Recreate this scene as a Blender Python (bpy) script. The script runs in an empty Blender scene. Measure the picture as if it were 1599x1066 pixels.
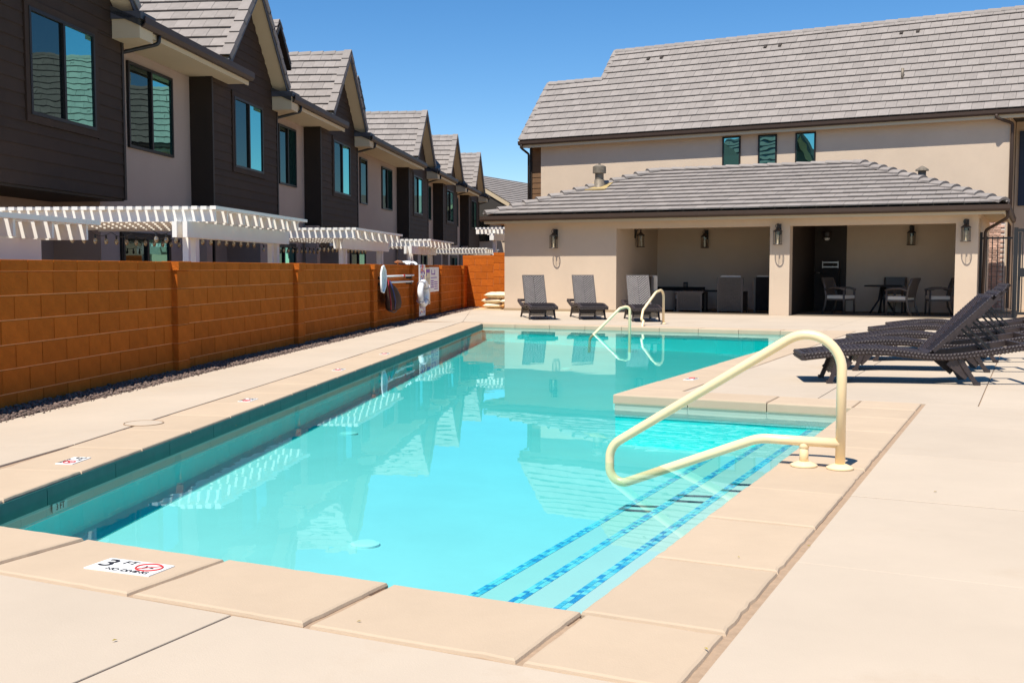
import bpy, math, random
from mathutils import Vector, Matrix, geometry
R=math.radians
random.seed(7)
scene=bpy.context.scene
COL=scene.collection
# ------------------------------------------------------------------ camera, sky, sun, exposure
CU,CV,CH=1.339,-3.34,1.15
HEAD=25.7
cam_d=bpy.data.cameras.new('camera'); cam=bpy.data.objects.new('camera',cam_d); COL.objects.link(cam)
cam.location=(CU,CV,CH); cam.rotation_euler=(R(90-3.853),0,R(HEAD))
cam_d.sensor_width=36; cam_d.lens=38.27; cam_d.clip_start=.05; cam_d.clip_end=2000
scene.camera=cam
world=bpy.data.worlds.new('World'); scene.world=world; world.use_nodes=True
wn_=world.node_tree.nodes; wl_=world.node_tree.links
sky=wn_.new('ShaderNodeTexSky'); sky.sky_type='NISHITA'; sky.sun_disc=False
SUN_DIR=Vector((-.05,-.50,1.0)).normalized()      # towards the sun
sky.sun_elevation=math.asin(SUN_DIR.z); sky.sun_rotation=math.atan2(SUN_DIR.x,SUN_DIR.y)
sky.altitude=1500; sky.air_density=1.0; sky.dust_density=.1; sky.ozone_density=3.0
hs=wn_.new('ShaderNodeHueSaturation'); hs.inputs['Saturation'].default_value=1.29; wl_.new(sky.outputs['Color'],hs.inputs['Color'])
wn_['Background'].inputs['Strength'].default_value=.108
wl_.new(hs.outputs['Color'],wn_['Background'].inputs['Color'])
sd=bpy.data.lights.new('sun','SUN'); sun=bpy.data.objects.new('sun',sd); COL.objects.link(sun)
sd.energy=5.0; sd.angle=R(.53); sd.color=(1.0,.95,.86)
sun.rotation_euler=(-SUN_DIR).to_track_quat('-Z','Y').to_euler()
scene.view_settings.view_transform='Standard'; scene.view_settings.look='None'
scene.view_settings.exposure=.46; scene.view_settings.gamma=1; scene.view_settings.use_curve_mapping=False
try:
    scene.cycles.max_bounces=12; scene.cycles.diffuse_bounces=6; scene.cycles.transparent_max_bounces=12; scene.cycles.use_denoising=True
    scene.cycles.caustics_reflective=False; scene.cycles.caustics_refractive=False
except Exception: pass

# ------------------------------------------------------------------ materials
MATS={}
def mat(name,col,rough=.85,var=.0,nscale=4.,bump=0.,bscale=60.,rnd=0.,spec=.3,metal=0.,stain=None,island=False,coat=0.):
    if name in MATS: return MATS[name]
    m=bpy.data.materials.new(name); m.use_nodes=True; MATS[name]=m
    nt=m.node_tree; N=nt.nodes; L=nt.links; b=N['Principled BSDF']
    b.inputs['Roughness'].default_value=rough; b.inputs['Metallic'].default_value=metal
    b.inputs['Specular IOR Level'].default_value=spec
    b.inputs['Coat Weight'].default_value=coat
    tc=N.new('ShaderNodeTexCoord')
    src=None
    base=N.new('ShaderNodeRGB'); base.outputs[0].default_value=(*col,1); src=base.outputs[0]
    def mixin(fac,colB,bt='MIX'):
        nonlocal src
        x=N.new('ShaderNodeMix'); x.data_type='RGBA'; x.blend_type=bt
        if fac is not None and hasattr(fac,'node'): L.new(fac,x.inputs[0])
        else: x.inputs[0].default_value=fac
        L.new(src,x.inputs[6])
        if hasattr(colB,'node'): L.new(colB,x.inputs[7])
        else: x.inputs[7].default_value=(*colB,1)
        src=x.outputs[2]
    def noise(scale,detail=4,r=.6,coord=None):
        n=N.new('ShaderNodeTexNoise'); n.inputs['Scale'].default_value=scale
        n.inputs['Detail'].default_value=detail; n.inputs['Roughness'].default_value=r
        L.new(coord or tc.outputs['Object'],n.inputs['Vector']); return n.outputs['Fac']
    if rnd or island:
        oi=N.new('ShaderNodeObjectInfo'); v=oi.outputs['Random']
        if island:
            g=N.new('ShaderNodeNewGeometry'); a=N.new('ShaderNodeMath'); a.operation='ADD'
            L.new(v,a.inputs[0]); L.new(g.outputs['Random Per Island'],a.inputs[1])
            f=N.new('ShaderNodeMath'); f.operation='FRACT'; L.new(a.outputs[0],f.inputs[0]); v=f.outputs[0]
        mr=N.new('ShaderNodeMapRange'); L.new(v,mr.inputs[0]); mr.inputs[3].default_value=1-rnd; mr.inputs[4].default_value=1+rnd
        cb=N.new('ShaderNodeCombineColor')
        for i in range(3): L.new(mr.outputs[0],cb.inputs[i])
        mixin(1.0,cb.outputs[0],'MULTIPLY')
    if var:
        f=noise(nscale)
        mr=N.new('ShaderNodeMapRange'); L.new(f,mr.inputs[0]); mr.inputs[1].default_value=.3; mr.inputs[2].default_value=.7
        mr.inputs[3].default_value=1-var; mr.inputs[4].default_value=1+var
        cb=N.new('ShaderNodeCombineColor')
        for i in range(3): L.new(mr.outputs[0],cb.inputs[i])
        mixin(1.0,cb.outputs[0],'MULTIPLY')
        f2=noise(nscale*9,6,.7)
        mr=N.new('ShaderNodeMapRange'); L.new(f2,mr.inputs[0]); mr.inputs[3].default_value=1-var*.6; mr.inputs[4].default_value=1+var*.6
        cb=N.new('ShaderNodeCombineColor')
        for i in range(3): L.new(mr.outputs[0],cb.inputs[i])
        mixin(1.0,cb.outputs[0],'MULTIPLY')
    if stain:
        sc,thr,amt,scol=stain
        f=noise(sc,8,.75)
        mr=N.new('ShaderNodeMapRange'); L.new(f,mr.inputs[0]); mr.inputs[1].default_value=thr; mr.inputs[2].default_value=thr+.18
        mr.inputs[3].default_value=0; mr.inputs[4].default_value=amt
        mixin(mr.outputs[0],scol)
    L.new(src,b.inputs['Base Color'])
    if bump:
        f=noise(bscale,6,.65)
        bp=N.new('ShaderNodeBump'); bp.inputs['Strength'].default_value=bump; bp.inputs['Distance'].default_value=.01
        L.new(f,bp.inputs['Height']); L.new(bp.outputs[0],b.inputs['Normal'])
    return m
DECK=mat('deck_concrete',(.48,.392,.30),.9,.05,.8,.16,150,.025,.2,stain=(.7,.55,.38,(.41,.30,.20)))
COPE=mat('coping_stone',(.48,.365,.255),.9,.04,2.5,.18,120,.03,.2,stain=(3.,.66,.35,(.34,.21,.11)))
COPEMARK=mat('joint_sealant',(.36,.25,.165),.95,.12,30,.3,60)
GROUND=mat('desert_soil',(.33,.24,.16),.95,.2,.5,.3,20)
BLOCK=mat('split_block',(.46,.115,.014),.95,.13,6,.9,45,.09,.1,island=True,stain=(5,.66,.25,(.45,.085,.012)))
MORTAR=mat('block_mortar',(.70,.27,.10),.95,.1,10,.4,60)
STUCCO=mat('beige_stucco',(.58,.46,.345),.95,.05,.8,.35,140,0,.1)
STUCCO2=mat('taupe_stucco',(.40,.305,.255),.95,.03,1.2,.35,140,0,.1)
FASCIA=mat('beige_fascia',(.55,.44,.29),.8,.02,2)
SIDING=mat('dark_siding',(.040,.022,.013),.8,.12,3,.25,30,.07,.3)
SIDINGT=mat('dark_trim',(.026,.017,.012),.6,.08,3)
SIDINGB=mat('brown_siding',(.16,.085,.04),.7,.1,3,.2,30,.06)
GUTTER=mat('bronze_gutter',(.060,.038,.028),.6,.05,3,spec=.3)
TILE=mat('concrete_roof_tile',(.262,.230,.208),.9,.08,6,.25,90,.085,.2,island=True)
TILEU=mat('roof_underlay',(.05,.045,.04),.95)
WHITE=mat('white_pergola_paint',(.80,.77,.71),.55,.02,3,0,0,0,.4)
RAIL=mat('cream_rail_coating',(.86,.65,.37),.28,.03,4,0,0,0,.5,coat=.3)
WICKER=mat('wicker_strand',(.036,.024,.022),.42,.25,40,.35,220,.15,.55,island=True)
WICKERG=mat('wicker_grey_strand',(.078,.060,.046),.5,.2,40,.3,220,.1,.5,island=True)
CHAIRM=mat('bronze_chair_frame',(.085,.065,.052),.4,.08,10,spec=.5)
BLACKM=mat('black_metal',(.012,.012,.013),.45,spec=.5)
CUSH=mat('cream_cushion',(.70,.62,.50),.9,.04,8,.2,200)
DARKC=mat('dark_cover',(.02,.017,.016),.9,.2,5)
PLASTER=mat('pool_plaster',(.50,.59,.605),.8,.04,1.6,.05,60,0,.2)
WALLP=mat('pool_wall_paint',(.02,.93,.95),.7,.05,1.2)
STEPP=mat('pale_step_plaster',(.52,.56,.53),.8,.03,1.6)
FRAMEM=mat('window_frame',(.016,.014,.013),.5,spec=.3)
LGLASSW=mat('lamp_metal',(.03,.025,.022),.4,spec=.5)
SIGNW=mat('sign_white',(.78,.77,.74),.45,.02,8)
CREAMP=mat('sign_cream',(.72,.62,.42),.5,.03,8)
INK=mat('ink_black',(.02,.02,.025),.5)
INKR=mat('ink_red',(.62,.03,.03),.5)
INKP=mat('ink_purple',(.20,.07,.38),.5)
INKO=mat('ink_orange',(.75,.20,.14),.5)
BAGM=mat('bag_brown',(.045,.018,.010),.8,.15,9,.3,40)
REDS=mat('red_strap',(.22,.012,.02),.6)
BLUES=mat('blue_strap',(.04,.045,.14),.6)
PLASTW=mat('white_plastic',(.78,.78,.76),.4,.02,8)
SACK=mat('paper_sack',(.70,.60,.43),.85,.1,9,.5,25)
SACK2=mat('kraft_sack',(.50,.27,.10),.85,.1,9,.5,25)
GALV=mat('weathered_galvanised',(.20,.165,.125),.6,.25,14,.2,60,metal=.3)
SHUT=mat('blue_black_shutter',(.03,.045,.085),.6)
GRAVM=mat('gravel_stone',(.15,.105,.085),.9,.1,20,0,0,.4,island=True)
DIRTG=mat('gravel_bed',(.10,.07,.055),.95,.3,30,.5,60)
BRICKM=mat('whitewashed_brick',(.52,.33,.25),.9,.2,12,.4,60,.35)
BMORT=mat('brick_mortar',(.62,.55,.48),.95)
LEAF=mat('shrub_leaf',(.10,.17,.03),.6,.2,8,0,0,.3,island=True)
FLOWER=mat('red_flower',(.65,.02,.05),.6)
CORDM=mat('grass_leaf',(.10,.2,.04),.6)
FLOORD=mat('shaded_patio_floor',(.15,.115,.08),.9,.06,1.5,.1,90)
DOORM=mat('dark_brown_door',(.030,.020,.014),.6,.08,4)
STEEL=mat('brushed_steel',(.55,.53,.50),.3,metal=1.0)
STONET=mat('wainscot_tile',(.16,.36,.40),.4,.15,14,0,0,.3)

def glass(name,tint,dark,fac,wav=.007,rough=.0):
    m=bpy.data.materials.new(name); m.use_nodes=True; nt=m.node_tree; N=nt.nodes; L=nt.links
    N.remove(N['Principled BSDF']); out=N['Material Output']
    d=N.new('ShaderNodeBsdfDiffuse'); d.inputs[0].default_value=(*dark,1)
    g=N.new('ShaderNodeBsdfGlossy'); g.inputs[0].default_value=(*tint,1); g.inputs['Roughness'].default_value=rough
    tc=N.new('ShaderNodeTexCoord'); n=N.new('ShaderNodeTexNoise'); n.inputs['Scale'].default_value=2.2; n.inputs['Detail'].default_value=1
    L.new(tc.outputs['Object'],n.inputs['Vector'])
    b=N.new('ShaderNodeBump'); b.inputs['Strength'].default_value=wav*8; b.inputs['Distance'].default_value=.02
    L.new(n.outputs['Fac'],b.inputs['Height']); L.new(b.outputs[0],g.inputs['Normal'])
    x=N.new('ShaderNodeMixShader'); x.inputs[0].default_value=fac
    L.new(d.outputs[0],x.inputs[1]); L.new(g.outputs[0],x.inputs[2]); L.new(x.outputs[0],out.inputs[0]); return m
GLASS_D=glass('dark_window_glass',(.30,.42,.40),(.01,.012,.012),.30)
GLASS_B=glass('teal_window_glass',(.34,.80,.72),(.008,.03,.03),.62)
LGLASS=None
def clearglass():
    m=bpy.data.materials.new('lantern_glass'); m.use_nodes=True; nt=m.node_tree; N=nt.nodes; L=nt.links
    N.remove(N['Principled BSDF']); t=N.new('ShaderNodeBsdfTransparent'); t.inputs[0].default_value=(.86,.84,.80,1)
    g=N.new('ShaderNodeBsdfGlossy'); g.inputs['Roughness'].default_value=.05
    x=N.new('ShaderNodeMixShader'); x.inputs[0].default_value=.05
    L.new(t.outputs[0],x.inputs[1]); L.new(g.outputs[0],x.inputs[2]); L.new(x.outputs[0],N['Material Output'].inputs[0]); return m
LGLASS=clearglass()
def water_mat():
    m=bpy.data.materials.new('pool_water'); m.use_nodes=True; nt=m.node_tree; N=nt.nodes; L=nt.links
    N.remove(N['Principled BSDF']); out=N['Material Output']
    t=N.new('ShaderNodeBsdfTransparent'); t.inputs[0].default_value=(.97,1,1,1)
    g=N.new('ShaderNodeBsdfGlossy'); g.inputs['Roughness'].default_value=.0; g.inputs[0].default_value=(.68,.95,1,1)
    tc=N.new('ShaderNodeTexCoord')
    n=N.new('ShaderNodeTexNoise'); n.inputs['Scale'].default_value=1.9; n.inputs['Detail'].default_value=3; n.inputs['Roughness'].default_value=.45
    mp=N.new('ShaderNodeMapping'); mp.inputs['Scale'].default_value=(1.0,1.0,1.0)
    L.new(tc.outputs['Object'],mp.inputs[0]); L.new(mp.outputs[0],n.inputs['Vector'])
    n2=N.new('ShaderNodeTexNoise'); n2.inputs['Scale'].default_value=.35; n2.inputs['Detail'].default_value=1
    L.new(tc.outputs['Object'],n2.inputs['Vector'])
    mr=N.new('ShaderNodeMapRange'); L.new(n2.outputs['Fac'],mr.inputs[0]); mr.inputs[1].default_value=.42; mr.inputs[2].default_value=.62; mr.inputs[3].default_value=.25; mr.inputs[4].default_value=1.0
    mu=N.new('ShaderNodeMath'); mu.operation='MULTIPLY'; L.new(n.outputs['Fac'],mu.inputs[0]); L.new(mr.outputs[0],mu.inputs[1])
    b=N.new('ShaderNodeBump'); b.inputs['Strength'].default_value=.22; b.inputs['Distance'].default_value=.008
    L.new(mu.outputs[0],b.inputs['Height']); L.new(b.outputs[0],g.inputs['Normal'])
    f=N.new('ShaderNodeFresnel'); f.inputs[0].default_value=1.33; L.new(b.outputs[0],f.inputs['Normal'])
    x=N.new('ShaderNodeMixShader'); L.new(f.outputs[0],x.inputs[0])
    L.new(t.outputs[0],x.inputs[1]); L.new(g.outputs[0],x.inputs[2]); L.new(x.outputs[0],out.inputs['Surface'])
    v=N.new('ShaderNodeVolumeAbsorption'); v.inputs['Color'].default_value=(.0,.975,.955,1); v.inputs['Density'].default_value=.60
    L.new(v.outputs[0],out.inputs['Volume'])
    return m
WATER=water_mat()

# ------------------------------------------------------------------ mesh helpers
class MB:
    def __init__(s): s.v=[]; s.f=[]; s.smooth=False
    def add(s,vs,fs):
        o=len(s.v); s.v+= [tuple(p) for p in vs]; s.f+=[tuple(i+o for i in f) for f in fs]; return s
    def box(s,x0,x1,y0,y1,z0,z1,M=None):
        vs=[Vector(p) for p in ((x0,y0,z0),(x1,y0,z0),(x1,y1,z0),(x0,y1,z0),(x0,y0,z1),(x1,y0,z1),(x1,y1,z1),(x0,y1,z1))]
        if M is not None: vs=[M@p for p in vs]
        return s.add(vs,[(3,2,1,0),(4,5,6,7),(0,1,5,4),(1,2,6,5),(2,3,7,6),(3,0,4,7)])
    def prism(s,poly,z0,z1,ch=0.,M=None,zt=None):
        n=len(poly)
        c=[Vector((p[0],p[1])) for p in poly]
        ar=sum(c[i].x*c[(i+1)%n].y-c[(i+1)%n].x*c[i].y for i in range(n))
        if ar<0: c=c[::-1]
        rings=[(c,z0)]
        if ch>0:
            def inset(d):
                o=[]
                for i in range(n):
                    a,b,e=c[i-1],c[i],c[(i+1)%n]
                    d1=(b-a).normalized(); d2=(e-b).normalized()
                    n1=Vector((-d1.y,d1.x)); n2=Vector((-d2.y,d2.x)); k=(n1+n2); q=1+n1.dot(n2)
                    o.append(b+k/max(q,.2)*d)
                return o
            rings+=[(c,z1-ch),(inset(ch*.3),z1-ch*.3),(inset(ch),z1)]
        else: rings.append((c,z1))
        vs=[]
        for r,z in rings:
            for p in r:
                zz=z+(zt(p.x,p.y) if zt else 0); vs.append(Vector((p.x,p.y,zz)))
        if M is not None: vs=[M@p for p in vs]
        fs=[tuple(range(n))[::-1]]
        for k in range(len(rings)-1):
            for i in range(n):
                j=(i+1)%n; fs.append((k*n+i,k*n+j,(k+1)*n+j,(k+1)*n+i))
        fs.append(tuple((len(rings)-1)*n+i for i in range(n)))
        return s.add(vs,fs)
    def bar(s,p,q,w,h,up=(0,0,1),ext=0):
        p=Vector(p);q=Vector(q);d=(q-p); l=d.length; d.normalize(); up=Vector(up)
        sd=d.cross(up)
        if sd.length<1e-4: sd=d.cross(Vector((1,0,0)))
        sd.normalize(); u=sd.cross(d)
        M=Matrix((( d.x,sd.x,u.x,p.x),(d.y,sd.y,u.y,p.y),(d.z,sd.z,u.z,p.z),(0,0,0,1)))
        return s.box(-ext,l+ext,-w/2,w/2,-h/2,h/2,M)
    def tube(s,pts,r,n=10,closed=False,caps=True):
        P=[Vector(p) for p in pts]; m=len(P)
        rs=r if isinstance(r,(list,tuple)) else [r]*m
        t0=(P[1]-P[0]).normalized(); ref=Vector((0,0,1)) if abs(t0.z)<.9 else Vector((1,0,0))
        nrm=t0.cross(ref).normalized(); vs=[]
        for i in range(m):
            if closed: t=(P[(i+1)%m]-P[i-1]).normalized()
            else: t=(P[min(i+1,m-1)]-P[max(i-1,0)]).normalized()
            nrm=(nrm-t*nrm.dot(t)).normalized(); b=t.cross(nrm)
            for k in range(n):
                a=2*math.pi*k/n; vs.append(P[i]+(nrm*math.cos(a)+b*math.sin(a))*rs[i])
        fs=[]
        for i in range(m if closed else m-1):
            j=(i+1)%m
            for k in range(n):
                l=(k+1)%n; fs.append((i*n+k,i*n+l,j*n+l,j*n+k))
        if not closed and caps: fs+=[tuple(range(n))[::-1],tuple((m-1)*n+k for k in range(n))]
        s.smooth=True
        return s.add(vs,fs)
    def lathe(s,prof,n=16,c=(0,0,0),M=None):
        vs=[];m=len(prof)
        for r,z in prof:
            for k in range(n):
                a=2*math.pi*k/n; p=Vector((c[0]+r*math.cos(a),c[1]+r*math.sin(a),c[2]+z)); vs.append(M@p if M is not None else p)
        fs=[(i*n+k,i*n+(k+1)%n,(i+1)*n+(k+1)%n,(i+1)*n+k) for i in range(m-1) for k in range(n)]
        fs+=[tuple(range(n))[::-1],tuple((m-1)*n+k for k in range(n))]
        return s.add(vs,fs)
    def ell(s,c,r,nu=8,nv=5,M=None):
        vs=[];c=Vector(c)
        for i in range(1,nv):
            th=math.pi*i/nv
            for k in range(nu):
                a=2*math.pi*k/nu
                p=Vector((r[0]*math.sin(th)*math.cos(a),r[1]*math.sin(th)*math.sin(a),r[2]*math.cos(th)))
                vs.append(c+(M@p if M is not None else p))
        for z in (r[2],-r[2]):
            p=Vector((0,0,z)); vs.append(c+(M@p if M is not None else p))
        t=len(vs)-2; fs=[]
        for i in range(nv-2):
            for k in range(nu): fs.append((i*nu+k,(i+1)*nu+k,(i+1)*nu+(k+1)%nu,i*nu+(k+1)%nu))
        for k in range(nu):
            fs.append((t,k,(k+1)%nu)); fs.append((t+1,(nv-2)*nu+(k+1)%nu,(nv-2)*nu+k))
        return s.add(vs,fs)
    def mesh(s,name):
        me=bpy.data.meshes.new(name); me.from_pydata(s.v,[],s.f); me.update()
        if s.smooth:
            me.polygons.foreach_set('use_smooth',[True]*len(me.polygons))
        return me
def fillet(pts,rad,seg=8):
    out=[Vector(pts[0])]
    for i in range(1,len(pts)-1):
        p=Vector(pts[i]);a=(Vector(pts[i-1])-p);b=(Vector(pts[i+1])-p)
        r=rad[i-1] if isinstance(rad,(list,tuple)) else rad
        an=a.normalized();bn=b.normalized();ang=an.angle(bn)
        d=min(r/max(math.tan(ang/2),1e-3),a.length*.49,b.length*.49); r=d*math.tan(ang/2)
        c=p+(an+bn).normalized()*(r/math.sin(ang/2))
        s0=p+an*d-c;s1=p+bn*d-c; w=s0.angle(s1)
        for k in range(seg+1):
            t=k/seg
            out.append(c+(s0*math.sin((1-t)*w)+s1*math.sin(t*w))/math.sin(w) if w>1e-4 else c+s0)
    out.append(Vector(pts[-1])); return out
def thing(name,label,cat,loc=(0,0,0),rz=0,group=None):
    o=bpy.data.objects.new(name,None); COL.objects.link(o); o.location=loc; o.rotation_euler=(0,0,rz)
    o.empty_display_size=.1
    o['label']=label; o['category']=cat
    if group: o['group']=group
    return o
def link(name,me,m,parent=None,M=None,kind=None,label=None):
    if isinstance(me,MB): me=me.mesh(name)
    if m is not None and not me.materials: me.materials.append(m)
    o=bpy.data.objects.new(name,me); COL.objects.link(o)
    if parent is not None: o.parent=parent
    if M is not None: o.matrix_local=M
    if kind: o['kind']=kind
    if label: o['label']=label
    return o
def single(name,me,m,label,cat,group=None,M=None):
    o=link(name,me,m,None,M); o['label']=label; o['category']=cat
    if group: o['group']=group
    return o
def T(x,y,z): return Matrix.Translation((x,y,z))
def RZ(a): return Matrix.Rotation(a,4,'Z')
def RX(a): return Matrix.Rotation(a,4,'X')
def RY(a): return Matrix.Rotation(a,4,'Y')
def clip(poly,a,b):   # keep left side of line a->b
    out=[];n=len(poly)
    def sd(p): return (b[0]-a[0])*(p[1]-a[1])-(b[1]-a[1])*(p[0]-a[0])
    for i in range(n):
        p,q=poly[i],poly[(i+1)%n]; sp,sq=sd(p),sd(q)
        if sp>=0: out.append(p)
        if (sp>=0)!=(sq>=0):
            t=sp/(sp-sq); out.append((p[0]+(q[0]-p[0])*t,p[1]+(q[1]-p[1])*t))
    return out
def clip_to(poly,region):
    n=len(region)
    for i in range(n):
        poly=clip(poly,region[i],region[(i+1)%n])
        if len(poly)<3: return []
    return poly
def area(p): return abs(sum(p[i][0]*p[(i+1)%len(p)][1]-p[(i+1)%len(p)][0]*p[i][1] for i in range(len(p))))/2
def dedupe(p):
    o=[]
    for q in p:
        if not o or math.hypot(q[0]-o[-1][0],q[1]-o[-1][1])>.004: o.append(q)
    if len(o)>1 and math.hypot(o[0][0]-o[-1][0],o[0][1]-o[-1][1])<=.004: o.pop()
    return o
def shrink(c,d):
    n=len(c); c=[Vector(p) for p in c]; o=[]
    for i in range(n):
        a,b,e=c[i-1],c[i],c[(i+1)%n]
        d1=(b-a).normalized(); d2=(e-b).normalized()
        n1=Vector((-d1.y,d1.x)); n2=Vector((-d2.y,d2.x)); o.append(b+(n1+n2)/max(1+n1.dot(n2),.25)*d)
    return [tuple(p) for p in o]

# ------------------------------------------------------------------ layout lines
ldir=Vector((-9.1+3.152,16.9)).normalized(); lnor=Vector((-ldir.y,ldir.x))      # pool left edge, normal away from the pool
def lp(s,off=0): p=Vector((-3.152,0))+ldir*s+lnor*off; return (p.x,p.y)
WANG=18.8; WO=Vector((-6.273,2.817)); wd=Vector((-math.sin(R(WANG)),math.cos(R(WANG)))); wr=Vector((wd.y,-wd.x))   # wr towards the pool
def wp(s,off=0): p=WO+wd*s+wr*off; return (p.x,p.y)
POOL=[(0,0),(0,6.0),(-2.105,6.0),(-2.105,16.9),(-9.1,16.9),(-3.152,0)]
FV=23.45
# ------------------------------------------------------------------ ground with the pool left open
def sheet(name,outer,holes,z,m,kind='structure'):
    loops=[[Vector((x,y,z)) for x,y in outer]]+[[Vector((x,y,z)) for x,y in h] for h in holes]
    tris=geometry.tessellate_polygon(loops); vs=[p for l in loops for p in l]
    fs=[]
    for t in tris:
        a,b,c=[vs[i] for i in t]
        fs.append(t if (b-a).cross(c-a).z>0 else t[::-1])
    mb=MB().add(vs,fs); return link(name,mb,m,kind=kind)
HOLE=[(.12,-.12),(.12,6.12),(-1.985,6.12),(-1.985,17.02),(-9.3,17.02),(-3.32,-.12)]
sheet('ground',[(-500,-400),(500,-400),(500,800),(-500,800)],[HOLE],-.09,GROUND)
deck_base=sheet('deck_base',[(-5.8,-14),(14,-14),(14,24.6),(-12.5,24.6),wp(22.0,.42),wp(-8,.42)],[HOLE],-.016,COPEMARK)
# ------------------------------------------------------------------ coping stones
coping=bpy.data.objects.new('coping',None); COL.objects.link(coping); coping['kind']='structure'
CT=.085
def stone(poly,gap=.008,z0=-CT,z1=0,m=COPE):
    p=dedupe(poly)
    if len(p)<3: return
    ar=sum(p[i][0]*p[(i+1)%len(p)][1]-p[(i+1)%len(p)][0]*p[i][1] for i in range(len(p)))
    if ar<0: p=p[::-1]
    q=shrink(p,gap)
    cx_=sum(a for a,b in q)/len(q); cy_=sum(b for a,b in q)/len(q)
    if math.hypot(cx_-CU,cy_-CV)<7.5:
        o=[]
        for i in range(len(q)):
            a=Vector(q[i]);b=Vector(q[(i+1)%len(q)]);d=b-a;n_=max(1,int(d.length/.055));nn=Vector((-d.y,d.x)).normalized()
            for k in range(n_):
                r_=0 if k==0 else random.uniform(-.001,.0035)+(.006 if random.random()<.05 else 0)
                o.append(tuple(a+d*(k/n_)+nn*r_))
        q=o
    dz=random.uniform(-.003,.002)
    return link('coping_stone',MB().prism(q,z0,z1+dz,.014),m,coping)
W_=.50
x=0.
while x>-3.0:      # near side
    x2=max(x-.766,-3.152)
    if x2<-2.9: x2=-3.152
    pl=[(x2,-.52),(x,-.52),(x,.02),(x2,.02)]
    if x2<=-3.15:
        pl=[(-3.152-.30,-.52),(x,-.52),(x,.02),(-3.152+.01,.02)]
    stone(pl,.012); x=x2
stone([(0,-.52),(.49,-.52),(.49,0),(0,0)],.010)
y=0.
for k in range(8):   # right side
    y2=y+.775
    if k==7: y2=6.0
    y2=min(y2,6.0)
    if y<5.99: stone([(-.02,y),(.49,y),(.49,y2),(-.02,y2)],.006)
    y=y2
stone([(-.01,6.0),(.49,6.0),(.49,6.5),(-.01,6.5)],.006)
for a,b in ((-.01,-.72),(-.72,-1.42),(-1.42,-2.125)):
    stone([(b,5.98),(a,5.98),(a,6.5),(b,6.5)],.004)
y=6.5
while y<17.3:
    y2=min(y+.775,17.35) if y+.775<17.2 else 17.35
    stone([(-2.125,y),(-1.62,y),(-1.62,y2),(-2.125,y2)],.004); y=y2
x=-2.125
while x>-8.9:
    x2=x-.775
    if x2<-8.9: x2=-9.1-.16
    stone([(x2,16.88),(x,16.88),(x,17.35),(x2,17.35)],.004); x=x2
s=-.36; SL=17.95
while s<SL-.1:
    s2=s+.775
    if s2>SL-.3: s2=SL+.2
    a=s if s>-.3 else s
    pl=[lp(s,-.02),lp(s2,-.02),lp(s2,.50),lp(s,.50)]
    if s<-.3: pl=[lp(0,-.02),lp(s2,-.02),lp(s2,.50),(-3.152-.48,-.52),(-3.152-.32,-.52)]
    stone(pl,.006); s=s2
for i in range(6):
    a=Vector(POOL[i]);b=Vector(POOL[(i+1)%6]);d=(b-a).normalized();n=Vector((d.y,-d.x))*.012
    if i==2: a=Vector((a.x,6.13))
    A_=a+n;B_=b+n;O_=Vector((d.y,-d.x))*.13
    link('joint_filler',MB().prism([tuple(A_),tuple(B_),tuple(B_+O_),tuple(A_+O_)],-.082,-.022),COPEMARK,coping)
# ------------------------------------------------------------------ deck slabs
deck=bpy.data.objects.new('pool_deck',None); COL.objects.link(deck); deck['kind']='structure'
def slabs(region,us,vs,gap=.004,M=None,m=DECK,name='concrete_slab'):
    for i in range(len(us)-1):
        for j in range(len(vs)-1):
            pl=clip_to([(us[i],vs[j]),(us[i+1],vs[j]),(us[i+1],vs[j+1]),(us[i],vs[j+1])],region)
            pl=dedupe(pl)
            if len(pl)<3 or area(pl)<.02: continue
            q=shrink(pl,gap)
            link(name,MB().prism(q,-.06,-.003+random.uniform(-.0015,.0015),.004),m,deck)
def fr(a,b,st):
    o=[];x=a
    while x<b-st*.3: o.append(x); x+=st
    o.append(b); return o
slabs([wp(-10,.42),wp(-10,.43) if 0 else (-2.6,-14),(12,-14),(12,-.53),wp(-3.3,.42)],[-8,-5.85,-3.45,-1.05,1.6,4.2,6.8,9.4,12],[-14,-11.3,-8.6,-5.9,-3.2,-.53])
slabs([(.515,-.53),(12,-.53),(12,6.5),(.515,6.5)],[.515,4.4,8.2,12],[-.53,.95,2.337,3.72,5.22,6.5])
slabs([(-1.61,6.5),(12,6.5),(12,17.36),(-1.61,17.36)],[-1.61,-.38,.93,2.3,3.7,5.1,8,12],[6.5,9.2,11.95,14.7,17.36])
slabs([(12,17.36),(12,FV),wp(21.9,.42),lp(18.5,.5)],[-13.5,-11.2,-9.0,-6.8,-4.5,-2.2,0,2.2,4.4,8,12],[17.36,20.4,FV],.003)
slabs([wp(21.9,.42),wp(15.,.42),lp(18.5,.5)],[-20,0],[0,40])
slabs([(0.2,FV),(12,FV),(12,24.6),(.2,24.6)],[.2,2.2,4.4,8,12],[FV,24.6])
# left strip between coping and gravel
ss=[-1.0,2.1,5.0,7.9,10.8,13.7,16.6,18.5]
for i in range(len(ss)-1):
    a,b=ss[i],ss[i+1]
    def gw(s):   # gravel edge opposite to s
        return wp(s-4.15,.42)
    pl=[lp(a,.51),gw(a),gw(b),lp(b,.51)]
    if i==0: pl=[(-3.64,-.53),lp(b,.51),gw(b),wp(-3.3,.42)]
    q=dedupe(pl)
    ar=sum(q[k][0]*q[(k+1)%len(q)][1]-q[(k+1)%len(q)][0]*q[k][1] for k in range(len(q)))
    if ar<0: q=q[::-1]
    link('concrete_slab',MB().prism(shrink(q,.004),-.06,-.003,.004),DECK,deck)
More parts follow.
